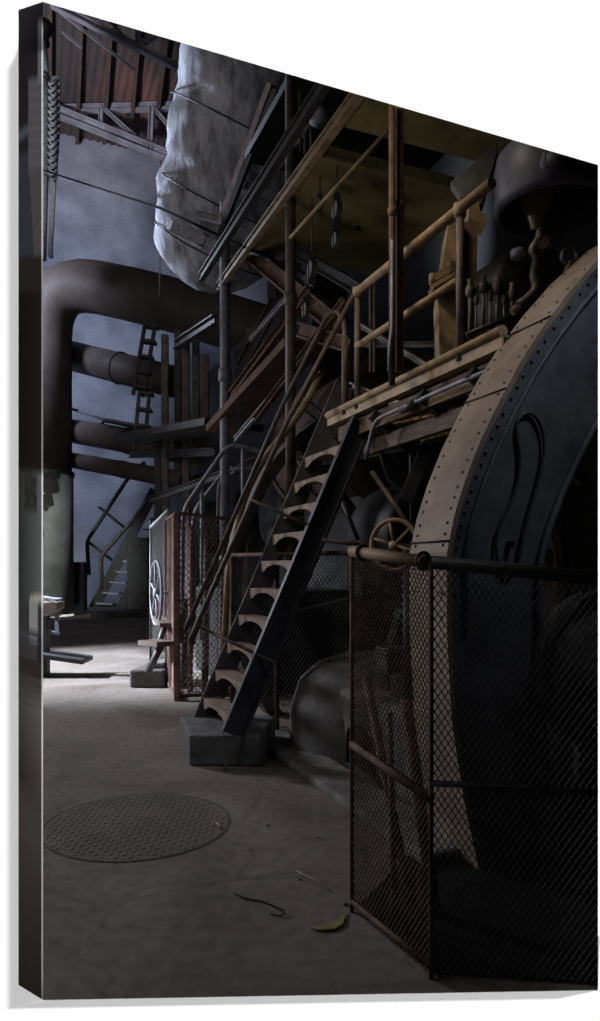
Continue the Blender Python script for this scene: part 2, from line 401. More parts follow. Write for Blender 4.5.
# trusses
def truss(name, segs, label, w=0.22):
    root = thing(name, label, 'truss', P(*segs[0][0]))
    for k, (a, b, ww) in enumerate(segs):
        MB().ibeam(P(*a), P(*b), ww, ww, ww*0.2).build('chord' if k < 2 else 'web_member', roofsteel, root)
truss('roof_truss', [((43, 106, 27), (172, 158, 27), 0.36), ((43, 110, 27.2), (185, 106, 27.2), 0.26), ((101, 108, 27), (101, 127, 27), 0.16), ((103, 108, 27), (148, 148, 27), 0.13),
                     ((152, 107, 27), (150, 150, 27), 0.2), ((154, 108, 27), (170, 128, 27), 0.13)], 'pale steel roof truss with sloping bottom chord above the brick wall')
truss('roof_truss', [((52, 4, 22), (181, 69, 22), 0.2), ((138, 25, 22), (139, 46, 22), 0.18), ((139, 46, 22), (156, 34, 22), 0.16), ((52, 6, 22.3), (135, 70, 22.3), 0.07), ((110, 22, 22.3), (135, 47, 22.3), 0.07),
                     ((62, 32, 22.3), (82, 48, 22.3), 0.06)], 'thin pale roof brace running from the top corner to the wrapped vessel')

# ================================================================== hanging mast (left)
root = thing('hanging_mast', 'pale lattice mast hanging above the pipe bend at the far left', 'mast', P(43, 258, 20))
D = 20; c = lambda x, y, dd=0: P(x, y, D+dd)
MB().tube([c(43, 20), c(43, 78)], [0.07, 0.17], 10).build('spike', paleiron, root)
MB().tube([c(43, 74), c(43, 100), c(43, 168), c(43, 260)], [0.17, 0.16, 0.15, 0.10], 10).build('pole', paleiron, root)
fr = MB()
prof = [(28, 76), (58.5, 76), (60, 82), (59, 140), (55.5, 185), (52, 255), (48, 256), (50, 190), (47, 168), (43, 180), (39, 168), (36, 190), (38, 256), (34, 255), (30.5, 185), (27, 140), (26, 82)]
fr.prism([c(x, y, 0.1) for x, y in prof], V((0, 0.06, 0)))
fr.build('back_plate', paleiron, root)
lt = MB()
for k in range(14):
    y = 80+k*7
    for s in (1, -1):
        lt.tube([c(43+s*14, y, 0.02), c(43+s*8, y+5, -0.05), c(43+s*3, y+1, 0.02)], 0.045, 6, fillet=0.1)
        lt.tube([c(43+s*5, y+4, 0), c(43+s*10, y+9, -0.05), c(43+s*14, y+5, 0)], 0.035, 6)
lt.build('scrollwork', paleiron, root)
for hx in (51, 35): MB().beam(c(hx, 236, -0.05), c(hx, 258, -0.05), 0.08, 0.1).build('hook', paleiron, root)
MB().lathe(c(43, 30), Z, [(0.02, 0.3), (0.25, 0.2), (0.3, 0), (0.15, -0.2), (0.2, -0.4)], 12).build('top_bracket', steel_b, root)
single('guy_wire', MB().tube([P(18, 178, 20.6), P(43, 170, 19.4), P(160, 208, 10.3), P(225, 238, 9.0), P(330, 285, 7.4)], 0.02, 6), mat('cable_black', (0.012, 0.011, 0.011), (0.008, 0.008, 0.008), 0.95, 0, 6, spec=0.05), 'long dark cable sagging from the mast across the vessel to the machines', 'cable')
single('pull_cord', MB().tube([P(161, 160, 12.5), P(160.5, 230, 12.5), P(159.5, 296, 12.5)], 0.014, 6), wood, 'thin pale cord hanging before the bent pipe, left of the vessel', 'cord')

# ================================================================== pipes
root = thing('bent_main_pipe', 'large brown pipe rising at the left and bending right toward the machines', 'pipe', P(47, 617, 23))
sleeve = MB().tube([P(46, 618, 23), P(46, 474, 23)], 0.87, 28).build('lower_sleeve', pipegreen, root); sleeve['label'] = 'pale green painted lower part of the pipe'
pts = [P(46, 475, 23), P(46, 277, 23), P(160, 300, 22), P(300, 345, 21)]
MB().tube(pts, 0.82, 28, fillet=2.0).build('pipe_body', pipebrown, root)
mb = MB()
for (x, y, t0, t1) in [(46, 474, 0.90, 0.12)]:
    mb.disc(P(x, y, 23), Z, t0, t1, 28)
mb.build('joint_band', steel_b, root)
def blob(cx, cy, w, h, R=0.885, n=14):
    mb = MB()
    # patch hugging the pipe surface
    C = P(46, cy, 23); vs = []; m = 5
    rnd = [0.75+0.45*random.random() for _ in range(n)]
    for j in range(m+1):
        for k in range(n):
            a = 2*PI*k/n; q = j/m*rnd[k]
            dx = (cx-46)/F_PX*23+math.cos(a)*q*w; dz = math.sin(a)*q*h
            th = max(-1.2, min(1.2, dx/R))
            vs.append(V((C.x+R*math.sin(th), C.y-R*math.cos(th), C.z+dz)))
    mb.add(vs, [(j*n+k, j*n+(k+1) % n, (j+1)*n+(k+1) % n, (j+1)*n+k) for j in range(m) for k in range(n)])
    mb.build('peeled_paint', flake, sleeve)
blob(59, 487, 0.30, 0.38); blob(57, 503, 0.2, 0.25); blob(61, 478, 0.3, 0.12); blob(55, 510, 0.08, 0.12); blob(52, 535, 0.05, 0.12)
blob(30, 487, 0.30, 0.38)
def wallpipe(pts, r, m, label, n=20):
    root = thing('cross_pipe', label, 'pipe', pts[0], 'cross pipes')
    MB().tube(pts, r, n).build('pipe_body', m, root)
    q = V(pts[0]).lerp(V(pts[1]), 0.55); ax = V(pts[1])-V(pts[0])
    MB().disc(q, ax, r*1.08, r*0.12, 24).build('coupling', m, root)
wallpipe([P(60, 353, 24.5), P(175, 382, 22)], 0.5, pipedark, 'short dark pipe just below the pipe bend')
wallpipe([P(60, 429, 24), P(196, 452, 20.5)], 0.40, pipebrown, 'brown pipe crossing the brick wall above the lowest pipe')
wallpipe([P(60, 458, 24), P(186, 481, 20)], 0.26, pipebrown, 'thinnest and lowest pipe crossing the brick wall')
single('conduit', MB().tube([P(72, 409, 23.5), P(103, 419, 22), P(200, 437, 18)], 0.045, 8), paleiron, 'thin pale conduit just above the brown cross pipe', 'conduit')
single('conduit', MB().tube([P(102, 424, 22), P(104, 421, 22), P(150, 430, 21)], 0.05, 8), steel, 'short dark conduit hooked over the brown cross pipe', 'conduit')

# ================================================================== wrapped vessel
mb = MB(); A = P(283, -60, 10.5); B = P(203, 292, 12.0); ax = (B-A); Ln = ax.length; axn = ax.normalized()
x = axn.cross(Z).normalized(); y = axn.cross(x); n = 72; m = 70; vs = []
for j in range(m+1):
    t = j/m
    R = 1.30*(1-t)+0.92*t
    if t > 0.88: q = (t-0.88)/0.12; R *= math.sqrt(max(0.0, 1-(q*0.985)**2))*0.75+0.25*(1-q)
    for k in range(n):
        a = 2*PI*k/n
        w = 0.028*math.sin(a*3+t*30)+0.02*math.sin(a*7-t*43)+0.03*math.sin(a*2+t*9)
        st = (t*10+3*a/(2*PI)) % 1.0
        w += 0.055*(st-0.5)*(0.65+0.35*math.sin(a*2.0+t*20))
        w += 0.02*(random.random()-0.5)
        rr = R*(1+w); vs.append(A+ax*t+(x*math.cos(a)+y*math.sin(a))*rr)
mb.add(vs, [(j*n+k, j*n+(k+1) % n, (j+1)*n+(k+1) % n, (j+1)*n+k) for j in range(m) for k in range(n)], True)
root = thing('wrapped_vessel', 'huge overhead vessel wrapped in torn white lagging', 'vessel', B)
lagging = mb.build('lagging', wrapm, root)
st = MB()
for k, t in enumerate((0.28, 0.5, 0.72, 0.86)):
    R = (1.30*(1-t)+0.92*t)*1.035
    pts = [A+ax*t+(x*math.cos(2*PI*i/40)+y*math.sin(2*PI*i/40))*R+axn*0.25*math.sin(2*PI*i/40) for i in range(40)]
    st.tube(pts, 0.012, 5, closed=True)
st.build('binding_wire', steel, root)

# ================================================================== near wire cage (bottom right)
c0 = FL(352, 912); c0.z = 0; c1 = V((P(431, 0, 2.72).x, 2.72, 0)); c2 = V((P(700, 0, 2.62).x, 2.62, 0)); c3 = V((1.9, 3.6, 0))
def zt(p, py): return CAMH-(py-HOR)/F_PX*p.y
z0t, z1t, z2t = zt(c0, 551), zt(c1, 562), zt(c2, 588)
root = thing('wire_cage', 'tall rusty diamond-mesh guard cage with pipe top rail, nearest the viewer', 'cage', c1)
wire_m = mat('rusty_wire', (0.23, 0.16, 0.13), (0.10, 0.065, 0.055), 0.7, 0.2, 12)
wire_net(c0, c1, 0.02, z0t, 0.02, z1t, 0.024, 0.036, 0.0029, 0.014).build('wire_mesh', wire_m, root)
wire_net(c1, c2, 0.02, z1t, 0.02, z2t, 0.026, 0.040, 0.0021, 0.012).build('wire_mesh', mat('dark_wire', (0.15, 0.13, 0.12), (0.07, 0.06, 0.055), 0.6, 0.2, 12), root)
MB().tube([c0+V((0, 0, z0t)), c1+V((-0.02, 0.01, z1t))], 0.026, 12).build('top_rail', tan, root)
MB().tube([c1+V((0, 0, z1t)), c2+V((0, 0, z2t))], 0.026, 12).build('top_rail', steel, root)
for (p, zz) in ((c0, z0t), (c1, z1t), (c2, z2t)):
    MB().tube([p, p+V((0, 0, zz))], 0.010, 10).build('post', rust, root)
for t in (0.16, 0.92):
    q = c0.lerp(c1, t); zz = z0t+(z1t-z0t)*t
    MB().ring(q+V((0, 0, zz)), c1-c0, 0.033, 0.008, 16, 6).build('rail_tie', rust, root)
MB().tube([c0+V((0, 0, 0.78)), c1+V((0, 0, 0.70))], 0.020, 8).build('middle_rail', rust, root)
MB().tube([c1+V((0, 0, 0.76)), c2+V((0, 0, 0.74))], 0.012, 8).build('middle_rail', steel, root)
MB().tube([c0+V((0, 0, 0.05)), c1+V((0, 0, 0.05))], 0.014, 8).build('bottom_rail', rust, root)
# pieces inside cage
def inside(a, b, r, m, label, nm='leaning_pipe'):
    return single(nm, MB().tube([a, b], r, 10), m, label, 'pipe', 'pipes leaning inside the near cage')
inside(V((0.52, 3.25, 0)), V((0.33, 3.5, 1.05)), 0.022, rustpink, 'rusty pipe leaning inside the near cage at the left')
inside(V((0.62, 3.2, 0)), V((0.52, 3.45, 0.95)), 0.03, rust, 'thicker rusty pipe leaning inside the near cage beside its corner')
inside(V((0.43, 3.15, 0)), V((0.43, 3.38, 0.9)), 0.016, wood, 'thin pale rod standing inside the near cage')

# ================================================================== wheel casing
W0 = V(((447-300)/F_PX*3.6, 3.6, 0))
prof_o = [(0.20, 0.0), (0.10, 0.4), (0.03, 0.8), (0.0, 1.25), (0.0, 1.677), (0.045, 1.87), (0.115, 2.06), (0.21, 2.27), (0.332, 2.488), (0.47, 2.71), (0.62, 2.915), (0.80, 3.13), (1.004, 3.345), (1.3, 3.6), (1.7, 3.85), (2.2, 4.0)]
def off(pr, w):
    out = []
    for i, p in enumerate(pr):
        a = pr[max(0, i-1)]; b = pr[min(len(pr)-1, i+1)]
        dx, dy = b[0]-a[0], b[1]-a[1]; L_ = math.hypot(dx, dy); out.append((p[0]+dy/L_*w, p[1]-dx/L_*w))
    return out
prof_i = off(prof_o, 0.62)
TH = 0.37
root = thing('wheel_casing', 'huge curved riveted iron wheel casing rising behind the near cage', 'casing', W0)
def wp(p, l=0.0): return W0+RV*p[0]+LV*l+V((0, 0, p[1]))
mb = MB(); n = len(prof_o)
def arcstrip(mb, A, B, la, lb):
    vs = [];
    for a, b in zip(A, B): vs += [wp(a, la), wp(b, lb)]
    mb.add(vs, [(2*i, 2*i+1, 2*i+3, 2*i+2) for i in range(len(A)-1)])
arcstrip(mb, prof_o, prof_o, 0, TH); 
po2 = off(prof_o, 0.03)
arcstrip(mb, po2, po2, 0, TH); arcstrip(mb, prof_o, po2, 0, 0); arcstrip(mb, prof_o, po2, TH, TH)
bo = mb.build('outer_band', casing_tan, root); bo['label'] = 'tan riveted outer band'
mb = MB(); prof_o2 = off(prof_o, 0.002)
arcstrip(mb, off(prof_o, 0.012), prof_i, 0.0, 0.03)
arcstrip(mb, prof_i, prof_i, 0.03, TH); arcstrip(mb, off(prof_o, 0.04), prof_i, TH-0.02, TH-0.02)
side = mb.build('side_plate', casing_blue, root); side['label'] = 'blue-grey side plate with stiffening rib'
mb = MB(); q = off(prof_o, 0.11)
mb.tube([wp(p, -0.005) for p in q[3:]], 0.014, 8); mb.tube([wp(p, 0.0) for p in off(prof_o, 0.60)[2:]], 0.02, 8)
mb.build('rib', casing_blue, root)
for i in range(3, n-2):
    for t in (0.2, 0.5, 0.8):
        a, b = prof_o[i], prof_o[i+1]; p = (a[0]+(b[0]-a[0])*t, a[1]+(b[1]-a[1])*t)
        nr = (RV*(-(b[1]-a[1]))+V((0, 0, b[0]-a[0]))).normalized()
        [MB().rivets([wp(p, x_)], nr, 0.009).build('rivet', steel_b, bo) for x_ in (0.05, TH-0.05)]
        po = off([a, p, b], 0.055)[1]; MB().rivets([wp(po, 0.0)], -LV, 0.009).build('rivet', steel_b, side)
for i in (4, 8, 10):
    mb = MB()
    a = prof_o[i]; b = prof_o[i+1]; tt = 0.3
    p = (a[0]+(b[0]-a[0])*tt, a[1]+(b[1]-a[1])*tt); mb.tube([wp((p[0]-0.004, p[1]), 0), wp((p[0]-0.004, p[1]), TH)], 0.006, 6)
    mb.build('plate_seam', black, bo)
# keyhole-shaped raised slot on the side plate: closed loop
loop = [(0.36, 1.62), (0.42, 1.56), (0.50, 1.60), (0.53, 1.74), (0.58, 1.90), (0.66, 2.10), (0.70, 2.26), (0.67, 2.38), (0.60, 2.44), (0.52, 2.42), (0.48, 2.34), (0.52, 2.20), (0.50, 2.05), (0.44, 1.92), (0.38, 1.84), (0.34, 1.74)]
lp = loop
for _ in range(3):
    q_ = []
    for i in range(len(lp)):
        a, b = lp[i], lp[(i+1) % len(lp)]; q_ += [(a[0]*.75+b[0]*.25, a[1]*.75+b[1]*.25), (a[0]*.25+b[0]*.75, a[1]*.25+b[1]*.75)]
    lp = q_
MB().tube([wp((p[0]*0.93-0.02, p[1]), -0.004) for p in lp], 0.009, 8, closed=True).build('access_slot', steel, side)
MB().disc(wp((0.40, 1.72), 0.0), LV, 0.02, 0.03, 12).build('plug', black, side)
# floor pedestal under casing
# far side bearing / hub glimpsed through mesh
root = thing('wheel_hub', 'pale round hub segment seen low through the near cage front', 'hub', P(600, 690, 3.9))
mb = MB(); hc = P(602, 668, 3.9); mb.lathe(hc, -LV, [(0.42, -0.1), (0.42, 0.0), (0.36, 0.04), (0.25, 0.04), (0.22, 0.10), (0.0, 0.10)], 40); mb.build('hub_disc', dirtmetal, root)
MB().ring(hc-LV*0.05, LV, 0.43, 0.03, 40, 8).build('rim', steel, root)
MB().beam(hc-V((0, 0, 0.3)), V((hc.x, hc.y, 0)), 0.3, 0.2).build('pedestal', black, root)
single('floor_shade_sheet', MB().prism([c0+V((.03, .03, .0)), c1+V((.03, .03, .0)), c2+V((0, .03, 0)), V((3.4, 3.6, 0)), V((3.4, 5.4, 0)), V((1.0, 4.6, 0))], V((0, 0, 0.012))), mat('floor_shade_black', (0.010, 0.009, 0.009), (0.006, 0.006, 0.006), 0.8, 0, 3, spec=0.1), 'black sheet laid in for the shade on the floor inside the near cage', 'plate')  # black sheet paints the floor inside the cage into shade
single('brick_pier', MB().beam(LR(3.2, 4.2, 0), LR(3.2, 4.2, 2.95), 0.35, 0.5), rust, 'brown pier at the right edge beyond the wheel casing', 'pier')

# handwheel by casing
def handwheel(c, ax, R, m, label, sp=5, r=0.018, name='handwheel', rot=0.3):
    root = thing(name, label, 'handwheel', c)
    MB().ring(c, ax, R, r, 40, 10).build('rim', m, root)
    a = V(ax).normalized(); xx = a.cross(Z).normalized(); yy = a.cross(xx)
    for k in range(sp):
        t = 2*PI*k/sp+rot; MB().tube([V(c)+(xx*math.cos(t)+yy*math.sin(t))*R*0.12, V(c)+(xx*math.cos(t)+yy*math.sin(t))*R], r*0.7, 8).build('spoke', m, root)
    MB().lathe(c, a, [(0, -0.03), (R*0.16, -0.03), (R*0.16, 0.03), (0, 0.03)], 16).build('hub', m, root)
    MB().tube([V(c), V(c)+a*0.25], r*0.8, 8).build('stem', m, root)
    return root
handwheel(P(394, 545, 5.0), V((0.55, 0.83, 0)), 0.18, tan, 'brown spoked handwheel between the stair and the wheel casing', 6, 0.017)
single('valve_pedestal', MB().tube([V((P(394, 0, 5.0).x+0.14, 5.2, 0)), V((P(394, 0, 5.0).x+0.14, 5.2, 1.76))], 0.05, 12), black, 'dark valve pedestal behind the spoked handwheel', 'pedestal')
# ================================================================== platform
ZD = 2.94
root = thing('machine_platform', 'raised platform with tan edge beam and pipe guard rail along the engine', 'platform', RZ(330, 0))
def E(px, z=ZD, r=2.67): return RZ(px, z, r)
MB().channel(E(328, ZD), E(503, ZD), 0.07, 0.08, 0.015, -1).build('edge_beam', tan, root)
MB().tube([E(328, ZD+0.06), E(503, ZD+0.06)], 0.035, 10).build('kick_rail', tan, root)
mb = MB(); 
a0 = E(328).dot(LV); a1 = E(505).dot(LV)
for k in range(22):
    l = a1+(a0-a1)*k/21; mb.lbox(l-0.008, l+0.008, 2.78, 3.55, ZD-0.08, ZD-0.04)
for k in range(8): mb.lbox(a1, a0, 2.78+k*0.1, 2.79+k*0.1, ZD-0.08, ZD-0.04)
mb.build('deck_grating', steel_b, root)
MB().ibeam(LR(a0, 3.55, ZD-0.1), LR(a1, 3.55, ZD-0.1), 0.1, 0.18, 0.02).build('rear_beam', tan, root)
MB().beam(E(366, ZD-0.30, 2.85), E(490, ZD-0.30, 2.85), 0.05, 0.12).build('lower_beam', wood, root)
MB().beam(E(340, ZD-0.13, 2.74), E(498, ZD-0.13, 2.74), 0.03, 0.13).build('web_plate', wood, root)
MB().tube([E(357, 3.93), E(492, 3.93)], 0.034, 14).build('top_rail', tan, root)
MB().tube([E(357, 3.47), E(459, 3.47)], 0.028, 12).build('middle_rail', tan, root)
for px, z1 in ((357.5, 3.95), (460, 3.93)):
    MB().tube([E(px, ZD), E(px, z1)], 0.026, 12).build('rail_post', railpaint, root)
MB().tube([E(345, ZD), E(345, 3.62)], 0.03, 12).build('rail_post', railpaint, root)
for px in (357.5, 460): MB().lathe(E(px, 3.93), Z, [(0, -0.05), (0.042, -0.05), (0.042, 0.03), (0, 0.045)], 12).build('rail_fitting', tan, root)
for px in (372, 420, 470):   # supporting brackets back to the engine
    MB().beam(E(px, ZD-0.1), LR(E(px).dot(LV), 3.6, ZD-0.75), 0.05, 0.08).build('bracket', steel, root)
MB().ibeam(LR(a0-0.1, 3.55, 0), LR(a0-0.1, 3.55, ZD-0.15), 0.12, 0.12, 0.02).build('support_post', steel, root)
single('conduit', MB().tube([E(366, ZD-0.45), E(374, ZD-0.16), E(400, ZD-0.15), E(455, ZD-0.14), E(500, ZD-0.14)], 0.016, 8, fillet=0.12), paleiron, 'pale bent conduit clipped under the platform edge', 'conduit')
single('pipe_valve', MB().tube([E(402, ZD-0.16), E(415, ZD-0.16)], 0.035, 10), steel_b, 'small valve body on the conduit under the platform edge', 'valve')

# tall thin poles in front of platform
def pole(px, py0, py1, d, r, m, label, name='vertical_pole', group=None, flange=False):
    root = thing(name, label, 'pole', P(px, py1, d), group)
    shaft = MB().tube([P(px, py1, d), P(px, py0, d)], r, 12).build('shaft', m, root)
    for t in ((0.1, 0.55) if flange else (0.6,)):
        q = P(px, py1, d).lerp(P(px, py0, d), t); MB().tube([q, q+V((0, 0, r*2.4))], r*1.3, 12).build('coupling', m, shaft)
    return root
pole(225, 203, 600, 9.6, 0.07, paleiron, 'pale blue-grey vertical pipe just below the wrapped vessel', flange=True)
pole(290.5, 74, 590, 7.4, 0.055, railpaint, 'dark brown vertical pipe left of the stair handrails', flange=True)
pole(392, 104, 385, 5.0, 0.024, rust, 'left one of the two thin rods rising past the platform rail', 'hanging_rod')
pole(399.5, 106, 372, 5.05, 0.030, rust, 'right and thicker one of the two thin rods rising past the platform rail', 'hanging_rod')
single('conduit', MB().tube([P(389, 372, 4.95), P(389.5, 345, 4.95), P(392, 330, 4.95), P(392, 240, 4.95)], 0.012, 8, fillet=.1), paleiron, 'thin pale conduit curving up beside the thin rods at the platform', 'conduit')

# ================================================================== main stair
S0 = V(((231-300)/F_PX*5.6, 5.6, 0)); RUN, ZB, ZT = 1.124, 0.26, 2.78
def SP(t, l=0.0, dz=0.0): return S0+RV*(RUN*t)+LV*l+V((0, 0, ZB+(ZT-ZB)*t+dz))
root = thing('steel_stair', 'steep open stair with scalloped treads rising from the concrete block to the platform', 'stair', S0+V((0, 0, ZB)))
sd = (SP(1)-SP(0)).normalized(); up = LV.cross(sd); up = up if up.z > 0 else -up
mb = MB(); mb.channel(SP(0), SP(1.03), 0.05, 0.185, 0.012, 1, up=up); mb.build('stringer', mat('stringer_blue', (0.075, 0.08, 0.095), (0.035, 0.035, 0.042), 0.45, 0.4, 4), root)
WS = 0.80
MB().beam(SP(-0.05, WS), SP(1.24, WS), 0.02, 0.2, up).build('stringer', dirtmetal, root)
mb = MB().beam(SP(1.0, -0.02)-up*0.10, SP(0.0, -0.02)-up*0.10, 0.05, 0.012, up); mb.beam(SP(0.0, -0.02)-up*0.10, FL(223, 771)+V((0, 0, 0.0)), 0.05, 0.012, up)
mb.build('floor_strap', steel_b, root)
def tread(t):
    mb = MB(); c = SP(t); n = 10; dep = 0.16; a = c-RV*0.09
    # top slab
    A0 = a+LV*0.0; pts = [A0, A0+RV*dep, A0+RV*dep+LV*WS, A0+LV*WS]
    mb.prism(pts, V((0, 0, 0.022)))
    # scalloped nosing on the front and the near side
    for (o, dr, Lh, hh) in ((A0, LV, WS, 0.075), (A0, RV, dep, 0.07)):
        vs = []
        for k in range(n+1):
            u = k/n; drop = hh*(1-math.sin(PI*min(1, max(0, (u-0.1)/0.8)))**0.6*0.85)
            p = o+dr*(Lh*u); vs += [p, p-V((0, 0, drop))]
        fc = [(2*k, 2*k+1, 2*k+3, 2*k+2) for k in range(n)]
        th = (RV if dr is LV else LV)*0.014; m = len(vs)
        vs2 = vs+[v+th for v in vs]
        mb.add(vs2, fc+[tuple(i+m for i in f)[::-1] for f in fc]+[(2*k+1, m+2*k+1, m+2*k+3, 2*k+3) for k in range(n)])
    return mb
for k in range(10):
    tread(0.055+k*0.098).build('tread', tread_m, root)
mb = MB().tube([P(200, 627, 5.9), P(275, 663, 5.62)], 0.016, 8); mb.build('brace', railpaint, root)
MB().tube([SP(0.72, -0.03)-up*0.1+V((0,0,.0)), SP(0.72, WS+0.2)], 0.012, 8).build('brace', railpaint, root)
# handrails
hr = thing('stair_handrail', 'nearer stair handrail joining the platform rail at its top', 'handrail', P(192, 640, 5.85), 'stair handrails')
MB().tube([P(194, 645, 5.85), P(190, 640, 5.85), P(287, 422, 5.95), P(354.5, 293, 5.93)], 0.021, 12, fillet=0.05).build('rail', railpaint, hr)
MB().tube([P(191, 641, 5.85), P(199, 622, 5.86)], 0.028, 12).build('end_socket', railpaint, hr)
MB().tube([P(252, 500, 5.9), SP(0.66, 0.02)], 0.014, 8).build('standoff', railpaint, hr)
hr = thing('stair_handrail', 'farther stair handrail with the hooked top end', 'handrail', P(186, 628, 6.5), 'stair handrails')
MB().tube([P(186, 628, 6.5), P(284, 402, 6.5), P(327, 316, 6.5), P(337, 311, 6.5), P(345, 322, 6.3), P(345, 345, 6.25)], 0.021, 12, fillet=0.12).build('rail', railpaint, hr)
MB().tube([P(186, 629, 6.5), P(193, 612, 6.5)], 0.028, 12).build('end_socket', railpaint, hr)
hr = thing('stair_handrail', 'thin rusty lower rail running beside the stair treads', 'handrail', P(212, 600, 6.6), 'stair handrails')
MB().tube([P(203, 612, 6.7), P(300, 390, 6.7), P(322, 372, 6.7)], 0.014, 10, fillet=0.1).build('rail', rust, hr)

# concrete block under stair
mb = MB(); a = FL(181, 752); b = FL(190, 769); c_ = FL(262, 769); d_ = FL(274, 738)
h = V((0, 0, 0.25))
bl = [V((-0.89, 5.62, 0)), V((-0.32, 5.60, 0)), V((-0.22, 6.35, 0)), V((-1.10, 6.42, 0))]
mb.prism(bl, h); single('concrete_block', mb, mat('block_concrete', (0.17, 0.165, 0.165), (0.09, 0.088, 0.088), 0.85, 0, 5, 0.6), 'dark concrete block carrying the foot of the stair', 'block', bevel=0.02)

# ================================================================== mid-left cages
def post_frame(root, pts, z0, z1, r, m):
    for p in pts: MB().beam(V((p.x, p.y, z0)), V((p.x, p.y, z1)), r, r).build('post', m, root)
g0 = FL(166, 690); g0.z = 0; g1 = FL(178, 701); g1.z = 0
D1 = g1.y
ga = V((P(177, 0, D1).x, D1, 0)); gb = V((P(246, 0, D1+0.2).x, D1+0.2, 0)); gc = V((P(167, 0, 9.5).x, 9.5, 0)); gd = V((P(151, 0, 10.5).x, 10.5, 0))
zt1 = CAMH+(HOR-513)/F_PX*D1
root = thing('mesh_guard', 'rust-pink framed wire mesh guard standing left of the stair foot', 'cage', ga)
wire_net(ga, gb, 0.06, zt1, 0.06, zt1-0.08, 0.055, 0.08, 0.0042).build('wire_mesh', rustpink, root)
wire_net(gc, ga, 0.06, zt1, 0.06, zt1, 0.055, 0.08, 0.0042).build('wire_mesh', rustpink, root)
for p, w in ((ga, 0.06), (gb, 0.04), (gc, 0.05)):
    MB().beam(p, p+V((0, 0, zt1)), w, w).build('post', rustpink, root)
for z in (0.06, zt1):
    MB().beam(ga+V((0, 0, z)), gb+V((0, 0, z-(0.08 if z > 1 else 0))), 0.04, 0.04).build('rail', rust, root)
    MB().beam(gc+V((0, 0, z)), ga+V((0, 0, z)), 0.04, 0.04).build('rail', rust, root)
MB().beam(ga.lerp(gc, 0.35)+V((0, 0, 0.05)), ga.lerp(gc, 0.35)+V((0, 0, zt1)), 0.12, 0.02, RV).build('slat', rustpink, root)
root = thing('mesh_guard', 'narrow grey wire mesh guard behind the handwheel', 'cage', gd)
ge = V((P(169, 0, 9.8).x, 9.8, 0)); wire_net(gd, ge, 0.05, 2.2, 0.05, 2.4, 0.06, 0.085, 0.0035).build('wire_mesh', steel_b, root)
for p in (gd, ge): MB().tube([p, p+V((0, 0, 2.3))], 0.025, 8).build('post', steel, root)
MB().tube([gd+V((0, 0, 2.2)), ge+V((0, 0, 2.4))], 0.025, 8).build('rail', paleiron, root)
hw = handwheel(P(156, 593, 9.3), V((0.93, 0.37, 0)), 0.42, paleiron, 'pale spoked handwheel seen nearly edge-on left of the mesh guards', 6, 0.02)
single('valve_pedestal', MB().lathe(V((P(156, 0, 9.3).x+0.25, 9.4, 0)), Z, [(0, 0), (0.16, 0), (0.14, 0.06), (0.07, 0.15), (0.06, 1.1), (0.09, 1.15), (0.09, 1.35), (0, 1.4)], 20), steel, 'dark valve pedestal carrying the pale handwheel', 'pedestal')
# second mesh behind the stair
root = thing('mesh_guard', 'wide dark diamond mesh screen behind the main stair', 'cage', RZ(240, 0, 3.0))
ma = V((P(232, 0, 7.1).x, 7.1, 0)); mb_ = V((P(352, 0, 5.9).x, 5.9, 0))
wire_net(ma, mb_, 0.25, 1.72, 0.25, 1.72, 0.05, 0.055, 0.0035).build('wire_mesh', mat('grey_wire', (0.09, 0.085, 0.085), (0.05, 0.045, 0.045), 0.6, 0.2, 12), root)
MB().tube([ma+V((0, 0, 1.72)), mb_+V((0, 0, 1.72))], 0.02, 8).build('rail', rust, root)
for t in (0.0, 0.42, 1.0): MB().tube([ma.lerp(mb_, t), ma.lerp(mb_, t)+V((0, 0, 1.72))], 0.022, 8).build('post', rust, root)
MB().tube([P(322, 540, 5.8), P(360, 544, 5.8)], 0.02, 8).build('rail_stub', railpaint, root)
# clutter of pipes inside the guard
for k, (x, y0, y1, d, r, m, lb) in enumerate([(190, 525, 695, 9.0, .035, rustpink, 'rust-pink upright pipe inside the mesh guard, nearest its corner post'), (205, 530, 690, 8.95, .045, steel_b, 'grey upright pipe in the middle of the mesh guard'),
        (222, 535, 700, 8.95, .03, rust, 'thin rusty upright pipe inside the mesh guard near its right post'), (234, 560, 700, 8.95, .06, wood, 'pale upright timber inside the mesh guard beside the stair')]):
    single('upright_pipe', MB().tube([P(x, 567+1120/d, d), P(x+2, y0, d)], r, 10), m, lb, 'pipe', 'upright pipes inside the mesh guard')
root = thing('gate_valve', 'lumpy iron gate valve inside the mesh guard', 'valve', P(184, 690, 9.2))
MB().tube([P(184, 688, 9.2), P(184, 600, 9.2)], 0.05, 12).build('riser', steel_b, root)
MB().lathe(P(184, 628, 9.2), Z, [(0.05, -0.2), (0.13, -0.15), (0.13, -0.05), (0.07, 0), (0.14, 0.08), (0.12, 0.25), (0.05, 0.3)], 16).build('body', steel_b, root)
MB().ring(P(184, 600, 9.2), Z, 0.14, 0.015, 24, 6).build('wheel', rust, root)

